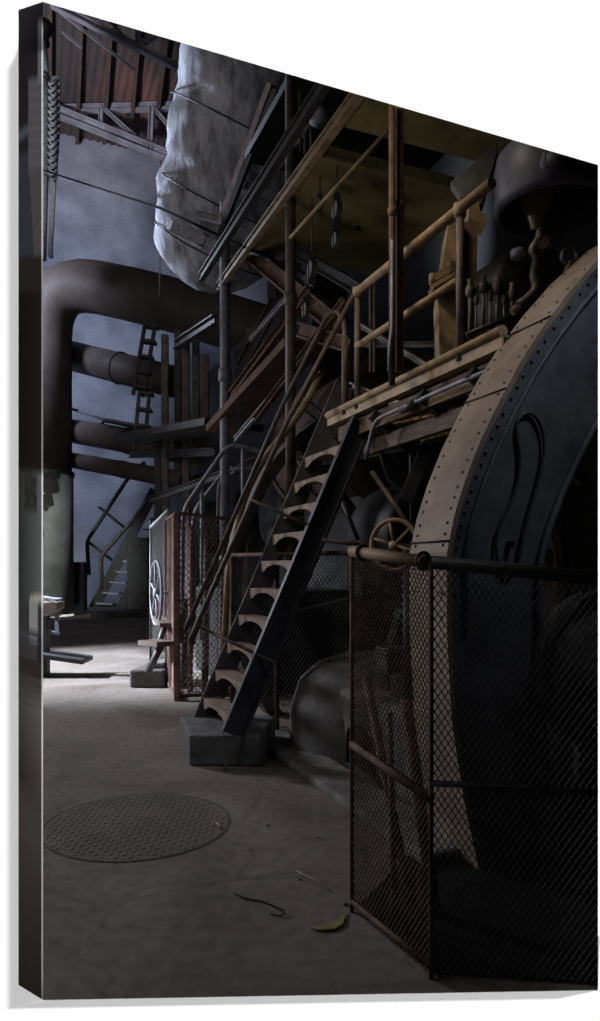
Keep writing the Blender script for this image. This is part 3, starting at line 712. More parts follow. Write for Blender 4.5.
# tube loops above the guards
def loop(pts, d, r, m, label, posts=()):
    root = thing('loop_rail', label, 'handrail', P(*pts[0], d[0]), 'tube rails above the mesh guards')
    MB().tube([P(x, y, dd) for (x, y), dd in zip(pts, d)], r, 12, fillet=0.18).build('rail', m, root)
    for (x, ya, yb, dd) in posts: MB().tube([P(x, ya, dd), P(x, yb, dd)], r*0.9, 10).build('post', m, root)
loop([(182, 640), (183, 510), (229, 443), (262, 452), (300, 458)], [9.2, 9.2, 9.3, 9.3, 9.2], 0.03, paleiron, 'pale bent handrail loop rising above the mesh guard', [(202, 485, 640, 9.25), (243, 448, 520, 9.3)])
loop([(192, 640), (193, 512), (225, 470), (262, 466)], [9.6, 9.6, 9.6, 9.4], 0.026, paleiron, 'lower parallel handrail loop behind the first above the mesh guard')
loop([(218, 520), (219, 478), (258, 455), (290, 462)], [10.2]*4, 0.026, railpaint, 'short brown handrail loop farthest behind above the mesh guard')

# big curved rim behind the stair (second engine wheel)
root = thing('flywheel', 'large dark iron flywheel behind the stair', 'wheel', P(345, 640, 8.0))
fc = V((1.30, 8.3, 1.35)); 
def fw(a, R, l=0.0): return fc+RV*(math.cos(a)*R)+V((0, 0, math.sin(a)*R))+LV*l
mb = MB(); n = 72; vs = []
for k in range(n):
    a = 2*PI*k/n
    vs += [fw(a, 2.25, -0.12), fw(a, 2.25, 0.12), fw(a, 2.12, 0.12), fw(a, 2.12, -0.12)]
mb.add(vs, [(4*k+i, 4*k+(i+1) % 4, 4*((k+1) % n)+(i+1) % 4, 4*((k+1) % n)+i) for k in range(n) for i in range(4)], False)
mb.build('rim', mat('rim_iron', (0.12, 0.10, 0.09), (0.06, 0.05, 0.045), 0.6, 0.2, 4), root)
for k in range(6):
    a = 2*PI*k/6+0.2; MB().beam(fw(a, 0.2), fw(a, 2.13), 0.12, 0.16, LV).build('spoke', steel, root)
MB().lathe(fc, LV, [(0, -0.3), (0.28, -0.3), (0.28, 0.3), (0, 0.3)], 24).build('hub', steel, root)
single('curved_guard', MB().tube([P(322, 372, 7.0), P(300, 415, 7.05), P(262, 460, 7.1), P(243, 500, 7.2), P(228, 570, 7.25), P(222, 690, 7.3)], 0.035, 12, fillet=.3), tan, 'thin curved tan guard strip in front of the flywheel', 'guard')

# ================================================================== machine base right of stair
root = thing('engine_bed', 'grey gritty cast-iron engine bed with arched recess right of the stair foot', 'machine', V((0.2, 5.6, 0)))
mb = MB(); mb.lbox(3.6, 5.45, 2.42, 4.4, 0, 0.62); mb.build('bed', dirtmetal, root, 0.05)
mb = MB(); cB = LR(5.5, 3.0, 0.0)
mb.lathe(LR(5.55, 2.95, 0), Z, [(0.75, 0), (0.74, 0.35), (0.66, 0.6), (0.5, 0.75), (0.3, 0.82), (0.0, 0.84)], 36); mb.build('rounded_end', dirtmetal, root)
# arched recess frame on the face r=2.42
mb = MB(); pr = []
for k in range(13):
    a = PI*k/12; pr.append((0.22*math.cos(a), 0.22+0.14*math.sin(a)))
pr = [(0.22, 0.02)]+pr+[(-0.22, 0.02)]
lc = 4.75
mb.tube([LR(lc+p[0], 2.415, 0.05+p[1]) for p in pr], 0.018, 8); mb.build('arch_moulding', steel_b, root)
mb = MB(); mb.prism([LR(lc+p[0]*0.95, 2.416, 0.05+p[1]*0.97) for p in pr], RV*0.01); mb.build('arch_shade', black, root)  # flat black plate paints in the shade of the recess
for (l, r, z, s, t) in [(4.6, 2.75, 0.62, 0.22, 0.16), (4.95, 2.8, 0.62, 0.20, 0.34), (4.3, 2.9, 0.62, 0.25, 0.5)]:
    MB().lbox(l-s/2, l+s/2, r-s/2, r+s/2, z, z+t).build('casting_lug', steel_b, root, 0.015)
# kerb and pipe along the floor
single('concrete_kerb', MB().lbox(3.2, 6.2, 2.0, 2.34, 0, 0.07), mat('kerb', (0.21, 0.20, 0.19), (0.10, 0.095, 0.09), 0.9, 0, 6, 0.7), 'low dusty concrete kerb running along the engine bed', 'kerb', bevel=0.02)
# pit cover
mb = MB(); mc = V((-1.01, 4.36, 0)); mb.disc(mc+V((0, 0, 0.001)), Z, 0.56, 0.006, 64)
def plate_mat():
    m = mat('chequer_plate', (0.17, 0.14, 0.12), (0.12, 0.10, 0.09), 0.7, 0.0, 3, 0.1)
    nt = m.node_tree; N = nt.nodes; L = nt.links; b = N['Principled BSDF']
    tc = N.new('ShaderNodeTexCoord'); mp = N.new('ShaderNodeMapping'); mp.inputs['Rotation'].default_value = (0, 0, 0.9); mp.inputs['Scale'].default_value = (34, 34, 1)
    ck = N.new('ShaderNodeTexChecker'); ck.inputs['Scale'].default_value = 1.0
    L.new(tc.outputs['Object'], mp.inputs['Vector']); L.new(mp.outputs['Vector'], ck.inputs['Vector'])
    bp = N.new('ShaderNodeBump'); bp.inputs['Strength'].default_value = 1.0; bp.inputs['Distance'].default_value = 0.02
    L.new(ck.outputs['Fac'], bp.inputs['Height']); L.new(bp.outputs['Normal'], b.inputs['Normal']); return m
root = thing('pit_cover', 'round chequer-plate pit cover set flush in the floor', 'cover', mc)
for i_ in range(-14, 15):
    for j_ in range(-14, 15):
        p_ = mc+V((i_*0.04, j_*0.04, 0.004))
        if (p_-mc).length > 0.54: continue
        d_ = V((0.8, 0.6, 0)) if (i_+j_) % 2 else V((-0.6, 0.8, 0))
        mb.beam(p_-d_*0.014, p_+d_*0.014, 0.008, 0.006)
mb.build('plate', plate_mat(), root)
MB().disc(mc+V((0, 0, 0.001)), Z, 0.575, 0.006, 64, 0.565).build('rim', concrete, root)

# debris
def flp(x, y, z=0.006): return FL(x, y, z)
single('bent_twig', MB().tube([flp(234, 893), flp(246, 899), flp(262, 901), flp(274, 906), flp(285, 911, .02), flp(282, 916), flp(270, 914)], 0.0035, 6, fillet=.03), twigm, 'dark bent twig lying on the floor', 'twig')
single('wood_splinter', MB().tube([flp(297, 871), flp(306, 876), flp(318, 882), flp(331, 891)], [0.003, 0.006, 0.004, 0.002], 6), paletwig, 'pale splinter lying on the floor before the kerb', 'splinter')
mb = MB(); a = [(310, 929), (325, 926), (338, 922), (346, 912), (343, 925), (335, 930), (322, 931)]
mb.prism([flp(x, y, 0.006) for x, y in a], V((0, 0, 0.006))); single('dry_leaf', mb, leafm, 'yellow-green dry leaf on the floor beside the near cage', 'leaf')
single('wood_splinter', MB().tube([flp(216, 822, .012), flp(221, 828, .012)], 0.006, 6), paletwig, 'small pale splinter on the pit cover', 'splinter')
for i, (x, y, s) in enumerate([(345, 905, .012), (318, 838, .008), (268, 826, .01), (300, 880, .007)]):
    single('grit_stone', MB().lathe(flp(x, y, 0), Z, [(s, 0), (s*1.1, s*.4), (s*.5, s*.9), (0, s)], 7), concrete, ['small stone by the cage foot', 'small stone near the kerb edge', 'small stone right of the pit cover', 'small stone beside the pale splinter'][i], 'stone')

# ================================================================== small block and planks at mid left
root = thing('footing_block', 'small rough concrete footing left of the mesh guard', 'block', FL(148, 690))
bx = FL(129, 688); by = FL(164, 688)
MB().prism([bx, by, by+V((0.1, .7, 0)), bx+V((0.1, .7, 0))], V((0, 0, 0.24))).build('base', concrete, root, 0.03)
MB().prism([bx+V((0.2, .1, .24)), by+V((-.02, .1, .24)), by+V((0, .5, .24)), bx+V((.25, .5, .24))], V((0, 0, 0.08))).build('mortar_cap', dirtmetal, root, 0.02)
single('loose_plank', MB().beam(P(147, 642, 9.0), P(166, 644, 8.6), 0.25, 0.06), wood, 'short weathered plank above the small footing', 'plank')
single('loose_plank', MB().beam(P(158, 618, 9.5), P(166, 625, 8.8), 0.16, 0.05), wood, 'smaller weathered plank above the first one', 'plank')
single('diagonal_strut', MB().tube([P(148, 672, 9.0), P(164, 640, 9.0)], 0.045, 10), steel_b, 'grey strut leaning up from the small footing to the plank', 'strut')
single('diagonal_strut', MB().tube([P(155, 655, 9.1), P(165, 625, 9.1)], 0.035, 10), steel_b, 'thinner grey strut behind the first one on the small footing', 'strut')

# ================================================================== T-shaped stand at the left
root = thing('roller_stand', 'low iron stand with saddle top and long crossbar in the light at the left', 'stand', FL(43, 676))
d = 10.3
MB().beam(P(43, 676, d), P(43, 612, d), 0.17, 0.14, V((0, 1, 0))).build('post', steel, root, 0.01)
mb = MB(); pr = [(30, 600), (43, 603), (57, 602), (56, 609), (49, 615), (43, 617), (37, 615), (31, 609)]
mb.prism([P(x, y, d-0.15) for x, y in pr], V((0, 0.35, 0))); mb.build('saddle', wood, root)
mb = MB(); mb.beam(P(31, 596, d+.3), P(59, 600, d+.3), 0.3, 0.04); mb.beam(P(57, 600, d+.2), P(57, 633, d+.2), 0.03, 0.06); mb.beam(P(31, 600, d+.2), P(31, 633, d+.2), 0.03, 0.06); mb.build('top_plate', paleiron, root)
MB().beam(P(48, 632, d+.25), P(59, 634, d+.25), 0.05, 0.05).build('lower_plate', paleiron, root)
MB().beam(P(10, 649, d), P(88, 660, d), 0.5, 0.07).build('crossbar', steel, root, 0.01)
MB().beam(P(36, 676, d-.05), P(62, 678, d-.05), 0.4, 0.05).build('foot', steel, root)

# ================================================================== far stair and clutter
root = thing('far_stair', 'small dark far stair with handrail before the brick wall', 'stair', P(95, 607, 22))
def fp(x, y): return P(x, y, 24.5)
MB().beam(fp(94, 608), fp(155, 490), 0.06, 0.35).build('stringer', black, root); MB().beam(fp(122, 608)+V((0, -.2, 0)), fp(168, 512)+V((0, -.2, 0)), 0.06, 0.3).build('stringer', black, root)
for k in range(9):
    x = 101+k*6.6; y = 603-k*10.5
    MB().beam(fp(x-3, y), fp(x+13, y+1), 0.5, 0.05).build('tread', paleiron if k < 6 else steel, root)
MB().tube([fp(89, 575), fp(87, 541), fp(128, 478), fp(145, 462)], 0.07, 8, fillet=.2).build('handrail', steel, root)
MB().tube([fp(102, 590), fp(101, 556), fp(133, 520), fp(155, 490)], 0.07, 8, fillet=.2).build('handrail', steel_b, root)
MB().tube([fp(99, 507), fp(125, 528)], 0.05, 8).build('brace', steel, root)
MB().tube([fp(87, 541), fp(112, 560)], 0.05, 8).build('brace', steel, root)
single('control_cabinet', MB().beam(P(140, 613.6, 24), P(140, 538, 24), 0.7, 0.8, V((0, 1, 0))), steel, 'dark cabinet at the foot of the far stair', 'cabinet', bevel=0.02)
single('concrete_ledge', MB().hexa([P(90, 618, 22), P(150, 618, 22), P(150, 610, 26), P(90, 610, 26), P(90, 612, 22), P(150, 613, 22), P(150, 604, 26), P(90, 604, 26)]), mat('ledge', (0.09, 0.09, 0.10), (0.05, 0.05, 0.055), 0.9, 0, 2), 'low dark ledge at the foot of the end wall', 'ledge')
root = thing('wall_locker', 'blue-grey locker standing by the pale pipe base', 'locker', P(78, 611, 24))
MB().beam(P(78, 611, 24), P(78, 562, 24), 0.5, 0.5, V((0, 1, 0))).build('body', mat('locker_paint', (0.17, 0.19, 0.26), (0.10, 0.11, 0.15), 0.6, 0, 2), root, 0.02)
MB().beam(P(77, 605, 23.6), P(77, 566, 23.6), 0.06, 0.02, V((0, 1, 0))).build('door_seam', black, root)
# far gallery ladders
def ladder(x0, x1, y0, y1, d, m, label, n=8, name='ladder'):
    root = thing(name, label, 'ladder', P(x0, y1, d))
    w = 10
    MB().beam(P(x0, y0, d), P(x1, y1, d), .07, .07).build('stile', m, root); MB().beam(P(x0+w, y0+2, d), P(x1+w, y1+2, d), .07, .07).build('stile', m, root)
    for k in range(n):
        t = (k+.5)/n; x = x0+(x1-x0)*t; y = y0+(y1-y0)*t; MB().beam(P(x, y, d), P(x+w+4, y+2, d), .25, .06).build('rung', m, root)
ladder(146, 133, 318, 395, 15, black, 'dark far ladder above the short dark pipe', 5)
ladder(140, 134, 385, 449, 15, steel, 'dark far ladder between the short dark pipe and the brown one', 4)
single('gallery_floor', MB().beam(P(138, 440, 14), P(235, 425, 10.5), 1.0, 0.12), steel, 'far gallery floor edge above the mesh guards', 'gallery', bevel=0.01)
single('gallery_floor', MB().beam(P(222, 430, 10.0), P(303, 345, 8.2), 0.5, 0.1), mat('gallery_rust', (0.12, 0.07, 0.045), (0.06, 0.035, 0.025), 0.8, 0, 3), 'brown gallery deck rising behind the pale vertical pipe', 'gallery')
FP = [(165, 335, 480, 13), (178, 330, 470, 13), (186, 333, 656, 12.5), (196, 335, 470, 12.5), (158, 440, 649, 13.5), (205, 355, 450, 12), (166, 480, 652, 13), (240, 350, 430, 9.3), (250, 330, 400, 9.3), (272, 262, 300, 9), (285, 262, 330, 8.5)]
FLB = ['far upright nearest the brick wall under the vessel', 'second far upright under the vessel', 'tall far upright reaching down beside the far pipes', 'fourth far upright right of the tall one', 'far upright standing beside the far stair', 'slim far upright just left of the pale vertical pipe', 'short dark far upright above the pale handwheel', 'short upright just right of the pale vertical pipe', 'rusty short upright on the brown gallery', 'dark upright stub under the overhead slab', 'dark upright stub beside the brown vertical pipe']
for i, (x, y0, y1, dd) in enumerate(FP):
    m = [steel_b, steel, railpaint][i % 3]
    single('gallery_upright', MB().ibeam(P(x, y1, dd), P(x, y0, dd), 0.12, 0.12, 0.02, V((0, 1, 0))), m, FLB[i], 'upright', 'gallery uprights')
GB = [((176, 345, 12.5), (215, 320, 11), .12, steel_b), ((130, 455, 15), (215, 452, 11), .1, steel), ((150, 500, 13), (235, 470, 10), .08, steel), ((232, 395, 9.3), (310, 290, 7.8), .09, rust), ((255, 420, 8.2), (345, 300, 7), .06, rust),
      ((240, 368, 9), (296, 262, 9), .11, railpaint), ((250, 340, 8.6), (285, 300, 8), .04, paleiron), ((235, 440, 9.0), (290, 375, 7.9), .05, paleiron), ((248, 250, 9), (345, 330, 7.4), .16, rust), ((262, 232, 9), (360, 290, 7.5), .1, steel),
      ((245, 185, 9), (360, 225, 8), .09, steel), ((300, 330, 7.7), (350, 345, 7), .12, rust), ((300, 466, 7.0), (420, 440, 6.2), .12, black), ((300, 400, 7.9), (345, 440, 7.6), .1, steel),
      ((196, 214, 9.7), (245, 226, 9.5), .07, paleiron), ((172, 226, 9.7), (205, 241, 9.4), .14, paleiron)]
GL = ['grey beam end under the far gallery top', 'long level beam across the far gallery', 'lower level beam behind the handrail loops', 'rusty diagonal beam right of the pale vertical pipe', 'thin rusty diagonal beam behind the handrail hook', 'brown sloping post of the gallery frame', 'thin pale diagonal rod in the gallery frame', 'pale diagonal edge strip of the brown gallery', 'wide rusty beam behind the brown vertical pipe', 'dark beam just above the wide rusty beam', 'dark beam crossing under the overhead slab', 'short rusty crossbeam behind the handrail hook', 'black beam under the platform end', 'short dark beam behind the upper stair', 'pale angle bracket beside the vessel bottom', 'pale flat bar below the wrapped vessel']
for i, (a, b, w, m) in enumerate(GB):
    single('gallery_beam', MB().ibeam(P(*a), P(*b), w, w*1.3, w*0.18), m, GL[i], 'beam', 'gallery beams')
# brown duct / boiler shells behind the poles
root = thing('engine_cylinder', 'big brown lagged engine cylinder behind the brown vertical pipe', 'cylinder', LR(8.6, 4.6, 2.0))
MB().lathe(LR(7.9, 4.6, 3.4), LV, [(0, 0), (0.8, 0), (0.95, 0.1), (0.95, 2.6), (0.8, 2.7), (0, 2.7)], 36).build('shell', mat('cyl_brown', (0.12, 0.075, 0.055), (0.06, 0.04, 0.03), 0.7, 0.1, 2), root)
for h in (0.3, 1.4, 2.4): MB().ring(LR(7.9+h, 4.6, 3.4), LV, 0.96, 0.025, 36, 6).build('band', rust, root)
MB().lbox(8.2, 10.2, 4.2, 5.0, 0, 2.6).build('support', black, root)
root = thing('far_dark_mass', 'black mass added to hide the brick beyond the mesh guards and pale vertical pipe', 'machine', LR(11, 5, 0))
MB().lbox(11.0, 20, 4.7, 5.8, 0, 4.4).build('frame', black, root, 0.05)  # black block added to hide the lit brick behind it
for l in (12, 14.5, 17): MB().lathe(LR(l, 4.55, 2.6), RV, [(0, -.3), (.6, -.3), (.65, -.2), (.65, .2), (0, .2)], 28).build('cover', steel, root)
MB().lbox(11.5, 19.5, 4.9, 5.6, 4.4, 7.0).build('upper_mass', black, root, 0.05)
single('dark_floor_block', MB().lbox(8.2, 10.8, 2.6, 4.1, 0, 1.3), black, 'low black block added to keep the floor behind the flywheel dark', 'machine', bevel=0.03)  # block added to stop bright floor showing behind the stair mesh
# pulley blocks hanging
for i, (x, y, dd, s) in enumerate([(306, 310, 7.0, .07), (320, 205, 7.0, .06), (337, 210, 6.8, .08), (336, 240, 6.9, .07), (312, 270, 7.1, .09)]):
    root = thing('pulley_block', ['hanging pulley block behind the handrail tops', 'small pulley block under the overhead slab', 'pulley block hung at the middle of the overhead slab', 'lower pulley block on the hanging rods', 'big pulley block beside the brown vertical pipe'][i], 'pulley', P(x, y, dd), 'pulley blocks')
    MB().disc(P(x, y, dd), V((1, .3, 0)), s, s*0.7, 20).build('sheave', steel_b, root)
    MB().beam(P(x, y, dd)-V((0, 0, s*1.6)), P(x, y, dd)+V((0, 0, s*2)), s*0.9, 0.02, V((0, 1, 0))).build('cheek', steel, root)
    MB().tube([P(x, y, dd)+V((0, 0, s*2)), P(x, y, dd)+V((0, 0, s*8))], 0.008, 6).build('hanger', steel, root)

# ================================================================== overhead slabs
ZS = 5.5
def slab(pts, m, label, ridge=True):
    root = thing('overhead_slab', label, 'slab', LR(pts[0][0], pts[0][1], ZS))
    MB().prism([LR(l, r, ZS) for l, r in pts], V((0, 0, 0.14))).build('plate', m, root, 0.02)
    return root
def rc(l0, l1, r0, r1, rad, corner):
    pts = [(l0, r0), (l1, r0)]
    if corner == 'far':     # round the corner at (l0, r1)
        pts += [(l1, r1)]
        for k in range(7):
            a = PI/2*k/6; pts.append((l0+rad-rad*math.sin(a), r1-rad+rad*math.cos(a)))
    else:
        for k in range(7):
            a = PI/2*k/6; pts.append((l1-rad+rad*math.cos(a), r1-rad+rad*math.sin(a)))
        pts.append((l0, r1))
    return pts
sn = slab(rc(3.4, 5.62, 2.66, 4.55, 0.3, 'near'), olive, 'mottled olive slab directly overhead, nearer of the two')
for l in (4.4,): MB().beam(LR(l, 2.7, ZS-0.05), LR(l+0.3, 4.5, ZS-0.05), 0.06, 0.1).build('stiffener', olive, sn)
sf = slab(rc(6.1, 8.3, 2.66, 4.6, 0.5, 'far'), olive, 'smooth olive slab overhead beyond the dark slot, with cables below')
single('slab_edge_beam', MB().ibeam(LR(3.4, 2.62, ZS+0.02), LR(9.5, 2.62, ZS+0.02), 0.07, 0.12, 0.015), tan, 'tan edge beam of the overhead slabs, sloping down left in view', 'beam')
single('slab_edge_beam', MB().ibeam(LR(5.0, 2.3, ZS+0.0), LR(9.2, 2.3, ZS+0.0), 0.07, 0.13, 0.02), steel, 'dark beam parallel to the slab edge, before the wrapped vessel', 'beam')
single('slot_backing', MB().lbox(3.0, 8.6, 2.7, 5.0, ZS+1.3, ZS+1.4), black, 'black sheet added above the slot of the olive slabs to darken it', 'plate')  # black backing added for the dark void in the slot
single('slab_tie_rod', MB().tube([P(290, 238, 6.9), P(388, 130, 6.0)], 0.018, 8), tan, 'tan tie rod crossing under the far olive slab', 'rod')
single('slab_tie_rod', MB().tube([P(255, 200, 8.0), P(300, 140, 7.3), P(318, 110, 7.0)], 0.02, 8), steel_b, 'grey tie rod left of the slab edge', 'rod')
single('diagonal_bar', MB().beam(P(272, 84, 8.6), P(222, 222, 9.4), 0.09, 0.12), rust, 'rusty diagonal bar lying across the wrapped vessel', 'bar')
single('diagonal_bar', MB().beam(P(276, 90, 8.5), P(218, 240, 9.3), 0.05, 0.1), black, 'black diagonal bar beside the rusty one on the vessel', 'bar')
for i, (x, y0, y1) in enumerate([(300, 92, 150), (305, 100, 160), (311, 104, 165)]):
    single('cable_drop', MB().tube([P(x, y1, 7.2), P(x, y0, 7.2)], 0.014, 6), steel_b, ['leftmost of the three short drop cables by the slab edge', 'middle one of the three short drop cables by the slab edge', 'rightmost of the three short drop cables by the slab edge'][i], 'cable', 'drop cables')
single('small_lamp', MB().lathe(P(319, 112, 7.0), -Z, [(0.02, -0.12), (0.03, -0.03), (0.09, 0.0), (0.10, 0.10), (0.0, 0.11)], 16), paleiron, 'small pale bell lamp near the slab edge at the top', 'lamp')

# wedge-shaped bracket at slab end and tan column
root = thing('guide_column', 'leaning tan cast column with flanges behind the platform rail', 'column', P(440, 372, 5.1))
def q(x, y, dd=5.1): return P(x, y, dd)
MB().prism([q(447, 225), q(462, 222), q(460, 370), q(440, 370), q(437, 300)], V((0.02, 0.25, 0))).build('shaft', tan, root, 0.01)
MB().prism([q(462, 222, 5.15), q(478, 222, 5.15), q(474, 370, 5.15), q(461, 370, 5.15)], V((0.02, 0.25, 0))).build('side_face', rust, root)
MB().beam(q(432, 282, 5.05), q(457, 268, 5.05), 0.16, 0.05).build('flange', tan, root); MB().beam(q(431, 290, 5.05), q(456, 276, 5.05), 0.16, 0.03).build('flange', tan, root)
MB().lathe(q(433, 284, 5.0), Z, [(0, 0), (.03, 0), (.03, .07), (0, .08)], 6).build('bolt', tan, root); MB().lathe(q(452, 272, 5.0), Z, [(0, 0), (.03, 0), (.03, .07), (0, .08)], 6).build('bolt', tan, root)
root = thing('slab_bracket', 'grey-tan wedge bracket at the right end of the overhead slabs', 'bracket', q(470, 210, 5.6))
MB().prism([q(450, 182, 5.6), q(497, 142, 5.6), q(498, 152, 5.6), q(482, 205, 5.6), q(460, 196, 5.6)], V((0.03, 0.12, 0))).build('web', dirtmetal, root, 0.01)
MB().prism([q(467, 196, 5.5), q(478, 196, 5.5), q(480, 212, 5.5), q(488, 216, 5.5), q(485, 224, 5.5), q(469, 216, 5.5)], V((0.02, 0.2, 0))).build('shoe', tan, root)

# ================================================================== dome cylinder at the top right
dc = P(552, 212, 4.6)
root = thing('bell_housing', 'dark bell-shaped iron housing hanging at the top right', 'housing', dc)
bluegrey = mat('bell_iron', (0.075, 0.08, 0.115), (0.035, 0.032, 0.042), 0.5, 0.2, 3)
MB().lathe(dc, Z, [(0.0, 0.42), (0.30, 0.42), (0.355, 0.36), (0.37, 0.25), (0.37, 0.05), (0.34, 0.0), (0.33, 0.0), (0.34, 0.2), (0.30, 0.36), (0, 0.38)], 48).build('bell', bluegrey, root)
MB().lathe(dc+V((-0.10, -0.366, 0.13)), V((0, -1, 0)), [(0, 0.05), (0.06, 0.05), (0.06, 0.03), (0.10, 0.03), (0.10, -0.02)], 28).build('flange_disc', bluegrey, root)
MB().ring(dc+V((-0.10, -0.385, 0.13)), V((0, 1, 0)), 0.085, 0.012, 28, 8).build('flange_ring', steel_b, root)
MB().lathe(dc+V((-0.10, -0.39, 0.13)), V((0, -1, 0)), [(0, 0.05), (0.016, 0.05), (0.016, 0)], 12).build('centre_bolt', black, root)
MB().lathe(dc+V((-0.10, 0.0, -0.06)), Z, [(0.035, -0.06), (0.05, 0.0), (0.10, 0.14), (0.13, 0.3), (0.0, 0.36)], 28).build('inner_cone', mat('cone_brass', (0.35, 0.27, 0.2), (0.2, 0.15, 0.11), 0.4, 0.5, 4), root)
root = thing('valve_linkage', 'greasy valve linkage arms hanging under the bell housing', 'linkage', P(533, 300, 4.6))
def k_(x, y, dd=4.55): return P(x, y, dd)
MB().tube([k_(540, 228), k_(540, 238), k_(531, 250), k_(536, 262), k_(533, 275), k_(537, 288), k_(528, 298), k_(518, 305)], 0.028, 10, fillet=.04).build('arm', steel_b, root)
MB().tube([k_(517, 250), k_(518, 258)], 0.045, 12).build('counterweight', paleiron, root)
MB().tube([k_(530, 262), k_(524, 260), k_(520, 252)], 0.016, 8).build('link', steel, root)
MB().disc(k_(541, 244), V((0, 1, 0)), 0.045, 0.05, 20).build('pivot', rust, root)
MB().ring(k_(570, 256), V((0, 1, 0)), 0.05, 0.018, 20, 8).build('eye', steel_b, root)
MB().tube([k_(570, 262), k_(566, 275), k_(558, 290)], 0.022, 8).build('rod', rust, root)
root = thing('pump_cluster', 'cluster of small oil pumps and rods behind the platform', 'pump', k_(480, 345, 4.9))
for (x, y0, y1, r) in [(470, 292, 345, .02), (476, 300, 345, .014), (483, 288, 335, .022), (490, 296, 340, .014), (497, 290, 330, .024), (504, 300, 330, .014), (512, 296, 318, .02)]:
    mb = MB(); mb.tube([k_(x, y1, 4.9), k_(x, y0, 4.9)], r*0.7, 8)
    mb.lathe(k_(x, y0, 4.9), Z, [(r*.7, -.04), (r*1.6, -.02), (r*1.7, .03), (r*.9, .05), (r*1.1, .09), (0, .1)], 12)
    mb.build('plunger', steel_b, root)
MB().tube([k_(466, 335, 4.9), k_(512, 316, 4.9)], 0.02, 8).build('shaft', steel, root)
MB().tube([k_(512, 312, 4.7), k_(532, 296, 4.7)], 0.028, 10).build('lever', tan, root)
single('dark_drum', MB().lathe(P(545, 300, 5.9), LV, [(0, 0), (.45, 0), (.5, .05), (.5, .8), (0, .8)], 32), black, 'dark drum behind the valve linkage', 'drum')
single('dark_column', MB().beam(LR(4.2, 5.4, 0), LR(4.2, 5.4, 7), 0.8, 0.8), black, 'dark hall column behind the bell housing', 'column')
# engine parts behind the platform, and a black block added to darken the gap
root = thing('engine_dark_mass', 'engine parts and a black block added to darken the space behind the stair and platform', 'machine', LR(5, 6.8, 0))
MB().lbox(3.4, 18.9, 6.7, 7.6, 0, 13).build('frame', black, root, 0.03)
MB().lathe(LR(5.9, 3.9, 1.9), LV, [(0, 0), (.55, 0), (.6, .06), (.6, .9), (0, .95)], 32).build('cylinder_head', black, root)
MB().tube([P(372, 472, 5.9), P(412, 530, 5.6)], 0.022, 8).build('stay_rod', railpaint, root)
MB().prism([P(380, 452, 6.1), P(395, 455, 6.1), P(420, 490, 6.1), P(415, 500, 6.1), P(388, 478, 6.1)], V((0.03, 0.3, 0))).build('casting', steel, root)
MB().tube([P(342, 500, 6.3), P(358, 540, 6.3)], 0.02, 8).build('stay_rod', railpaint, root)
MB().beam(P(428, 445, 5.6), P(405, 500, 5.6), 0.06, 0.1).build('arm', steel, root)
# under-platform background beams
for i, (a, b, w) in enumerate([((352, 430, 6.6), (470, 402, 5.2), .12), ((350, 385, 7), (440, 420, 5.7), .06), ((365, 345, 6.6), (440, 345, 6.0), .05), ((360, 325, 6.6), (437, 372, 5.6), .04), ((352, 360, 7), (352, 430, 7), .08), ((372, 280, 6.5), (372, 372, 6.5), .05), ((437, 290, 6), (437, 372, 6), .04)]):
    single('platform_strut', MB().ibeam(P(*a), P(*b), w, w, w*.2), [tan, steel_b, steel, railpaint, steel, railpaint, steel][i], ['wide tan strut under the platform beam', 'grey strut behind the lower rail opening', 'level dark strut seen between the platform rails', 'brown sloping strut behind the platform rail', 'dark upright strut at the platform end', 'brown upright strut behind the platform rail', 'dark upright strut left of the tan column'][i], 'strut', 'platform struts')

# ================================================================== lamps: daylight of unseen left-wall windows, platform light, added fills
def area(name, loc, to, sx, sy, e, col):
    l = bpy.data.lights.new(name, 'AREA'); l.shape = 'RECTANGLE'; l.size = sx; l.size_y = sy; l.energy = e; l.color = col
    o = bpy.data.objects.new(name, l); COL.objects.link(o); o.location = V(loc)
    o.rotation_euler = (V(to)-V(loc)).to_track_quat('-Z', 'Y').to_euler(); return o
def spot(name, loc, to, e, ang, blend, col, rad=0.3):
    l = bpy.data.lights.new(name, 'SPOT'); l.energy = e; l.spot_size = ang; l.spot_blend = blend; l.color = col; l.shadow_soft_size = rad
    o = bpy.data.objects.new(name, l); COL.objects.link(o); o.location = V(loc)
    o.rotation_euler = (V(to)-V(loc)).to_track_quat('-Z', 'Y').to_euler(); return o
def sun(name, d, e, ang, col=(1, 1, 1)):
    l = bpy.data.lights.new(name, 'SUN'); l.energy = e; l.angle = ang; l.color = col
    o = bpy.data.objects.new(name, l); COL.objects.link(o); o.rotation_euler = V(d).to_track_quat('-Z', 'Y').to_euler()
    o.location = (0, -2, 3); return o
# grazing suns added to whiten the wall, the second from below
al = math.radians(10); sun('wall_wash_right', (-0.943*math.cos(al), math.sin(al), -0.333*math.cos(al)), 0.52*3.6/math.sin(al), math.radians(2.2))
al = math.radians(8); sun('wall_wash_below', (0.1*math.cos(al), math.sin(al), 0.995*math.cos(al)), 0.52*3.6/math.sin(al), math.radians(0.5))
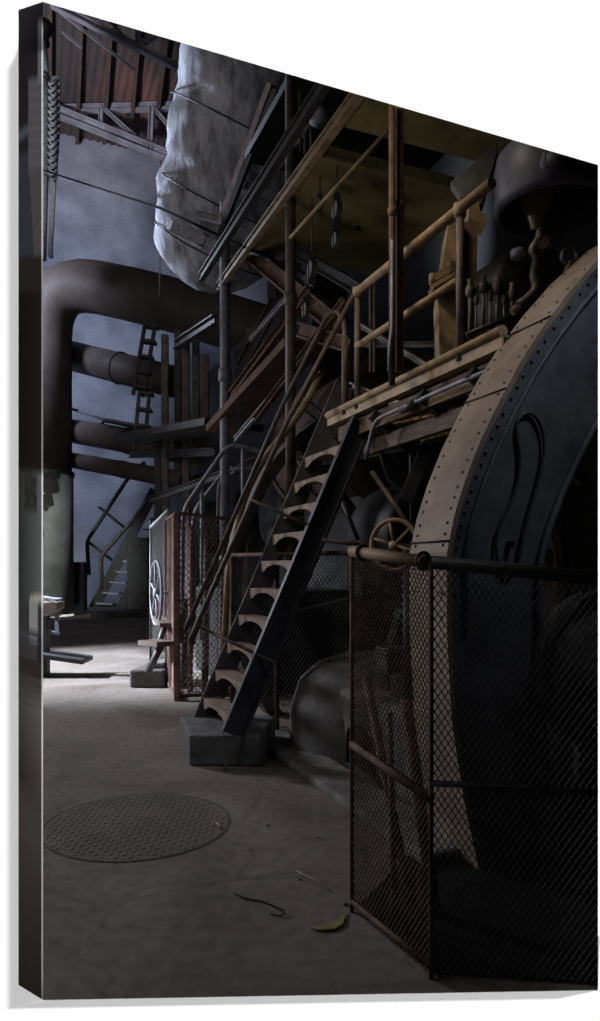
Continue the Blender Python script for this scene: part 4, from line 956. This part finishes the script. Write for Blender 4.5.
# daylight of the hall: lamps in place of the unseen left windows
spot('window_light_far', LR(15, -5.5, 6.0), LR(7.0, 1.4, 0), 3600, math.radians(60), 1.0, (0.9, 0.92, 1.0), 1.0)
spot('window_beam', LR(13.0, -5.3, 5.0), V((-3.3, 11.2, 0)), 21000, math.radians(48), 0.9, (0.78, 0.87, 1.0), 0.25)
spot('brick_daylight', LR(20, -4.6, 11), LR(31, 1.0, 9.0), 6800, math.radians(100), 1.0, (0.70, 0.79, 1.0), 1.0)
spot('roof_daylight', LR(20, -3.0, 10), LR(27, 1.5, 19.5), 5500, math.radians(60), 1.0, (0.95, 0.92, 1.0), 0.6)
spot('vessel_daylight', LR(21, -4.5, 9.5), P(185, 150, 11), 13000, math.radians(25), 0.8, (0.72, 0.82, 1.0), 0.6)
area('near_window', LR(7.5, -5.2, 5.0), LR(5.5, 2.2, 1.2), 2.0, 2.5, 56, (1.0, 0.86, 0.74))
area('front_fill', V((-2.6, 2.6, 5.2)), V((1.6, 5.0, 3.2)), 2, 2, 26, (0.92, 0.95, 1.0))  # added soft fill from the front left, no skylight there
area('pipe_fill', LR(9, -5.2, 9), P(60, 350, 23), 2, 3, 130, (1.0, 0.94, 0.9))
spot('sleeve_fill', LR(13, -5.2, 6), P(52, 560, 23), 4500, math.radians(24), 0.7, (0.95, 1.0, 0.98), 0.5)  # added spot to brighten the pale pipe sleeve
spot('mast_fill', LR(11, -5.2, 10), P(46, 150, 20), 3500, math.radians(28), 0.8, (0.95, 0.97, 1.0), 0.5)  # added spot to brighten the hanging mast
spot('slab_fill', LR(5.0, -2.0, 1.2), LR(6.0, 3.6, 5.5), 170, math.radians(38), 1.0, (1.0, 0.9, 0.7), 0.5)  # added spot from below so the slab undersides show
spot('casing_fill', V((2.5, 2.6, 5.3)), V((1.35, 3.8, 2.85)), 150, math.radians(32), 1.0, (0.9, 0.95, 1.0), 0.3)  # added spot to lift the casing side out of black
spot('platform_lamp', V((-1.2, 4.0, 6.0)), V((1.0, 5.2, 3.4)), 260, math.radians(60), 1.0, (1.0, 0.82, 0.6), 0.4)

w = bpy.data.worlds.new('World'); sc.world = w; w.use_nodes = True
w.node_tree.nodes['Background'].inputs[0].default_value = (0.5, 0.6, 0.8, 1); w.node_tree.nodes['Background'].inputs[1].default_value = 0.008

cam = bpy.data.cameras.new('camera'); co = bpy.data.objects.new('camera', cam); COL.objects.link(co)
co.location = (0, 0, CAMH); co.rotation_euler = (PI/2, 0, 0)
cam.sensor_fit = 'VERTICAL'; cam.sensor_height = 36; cam.sensor_width = 36; cam.lens = F_PX*36/1021
cam.shift_y = (HOR-510.5)/1021; cam.clip_start = 0.05; cam.clip_end = 200
sc.camera = co
vs_ = sc.view_settings; vs_.view_transform = 'Standard'; vs_.look = 'None'; vs_.exposure = 0; vs_.gamma = 1; vs_.use_curve_mapping = False
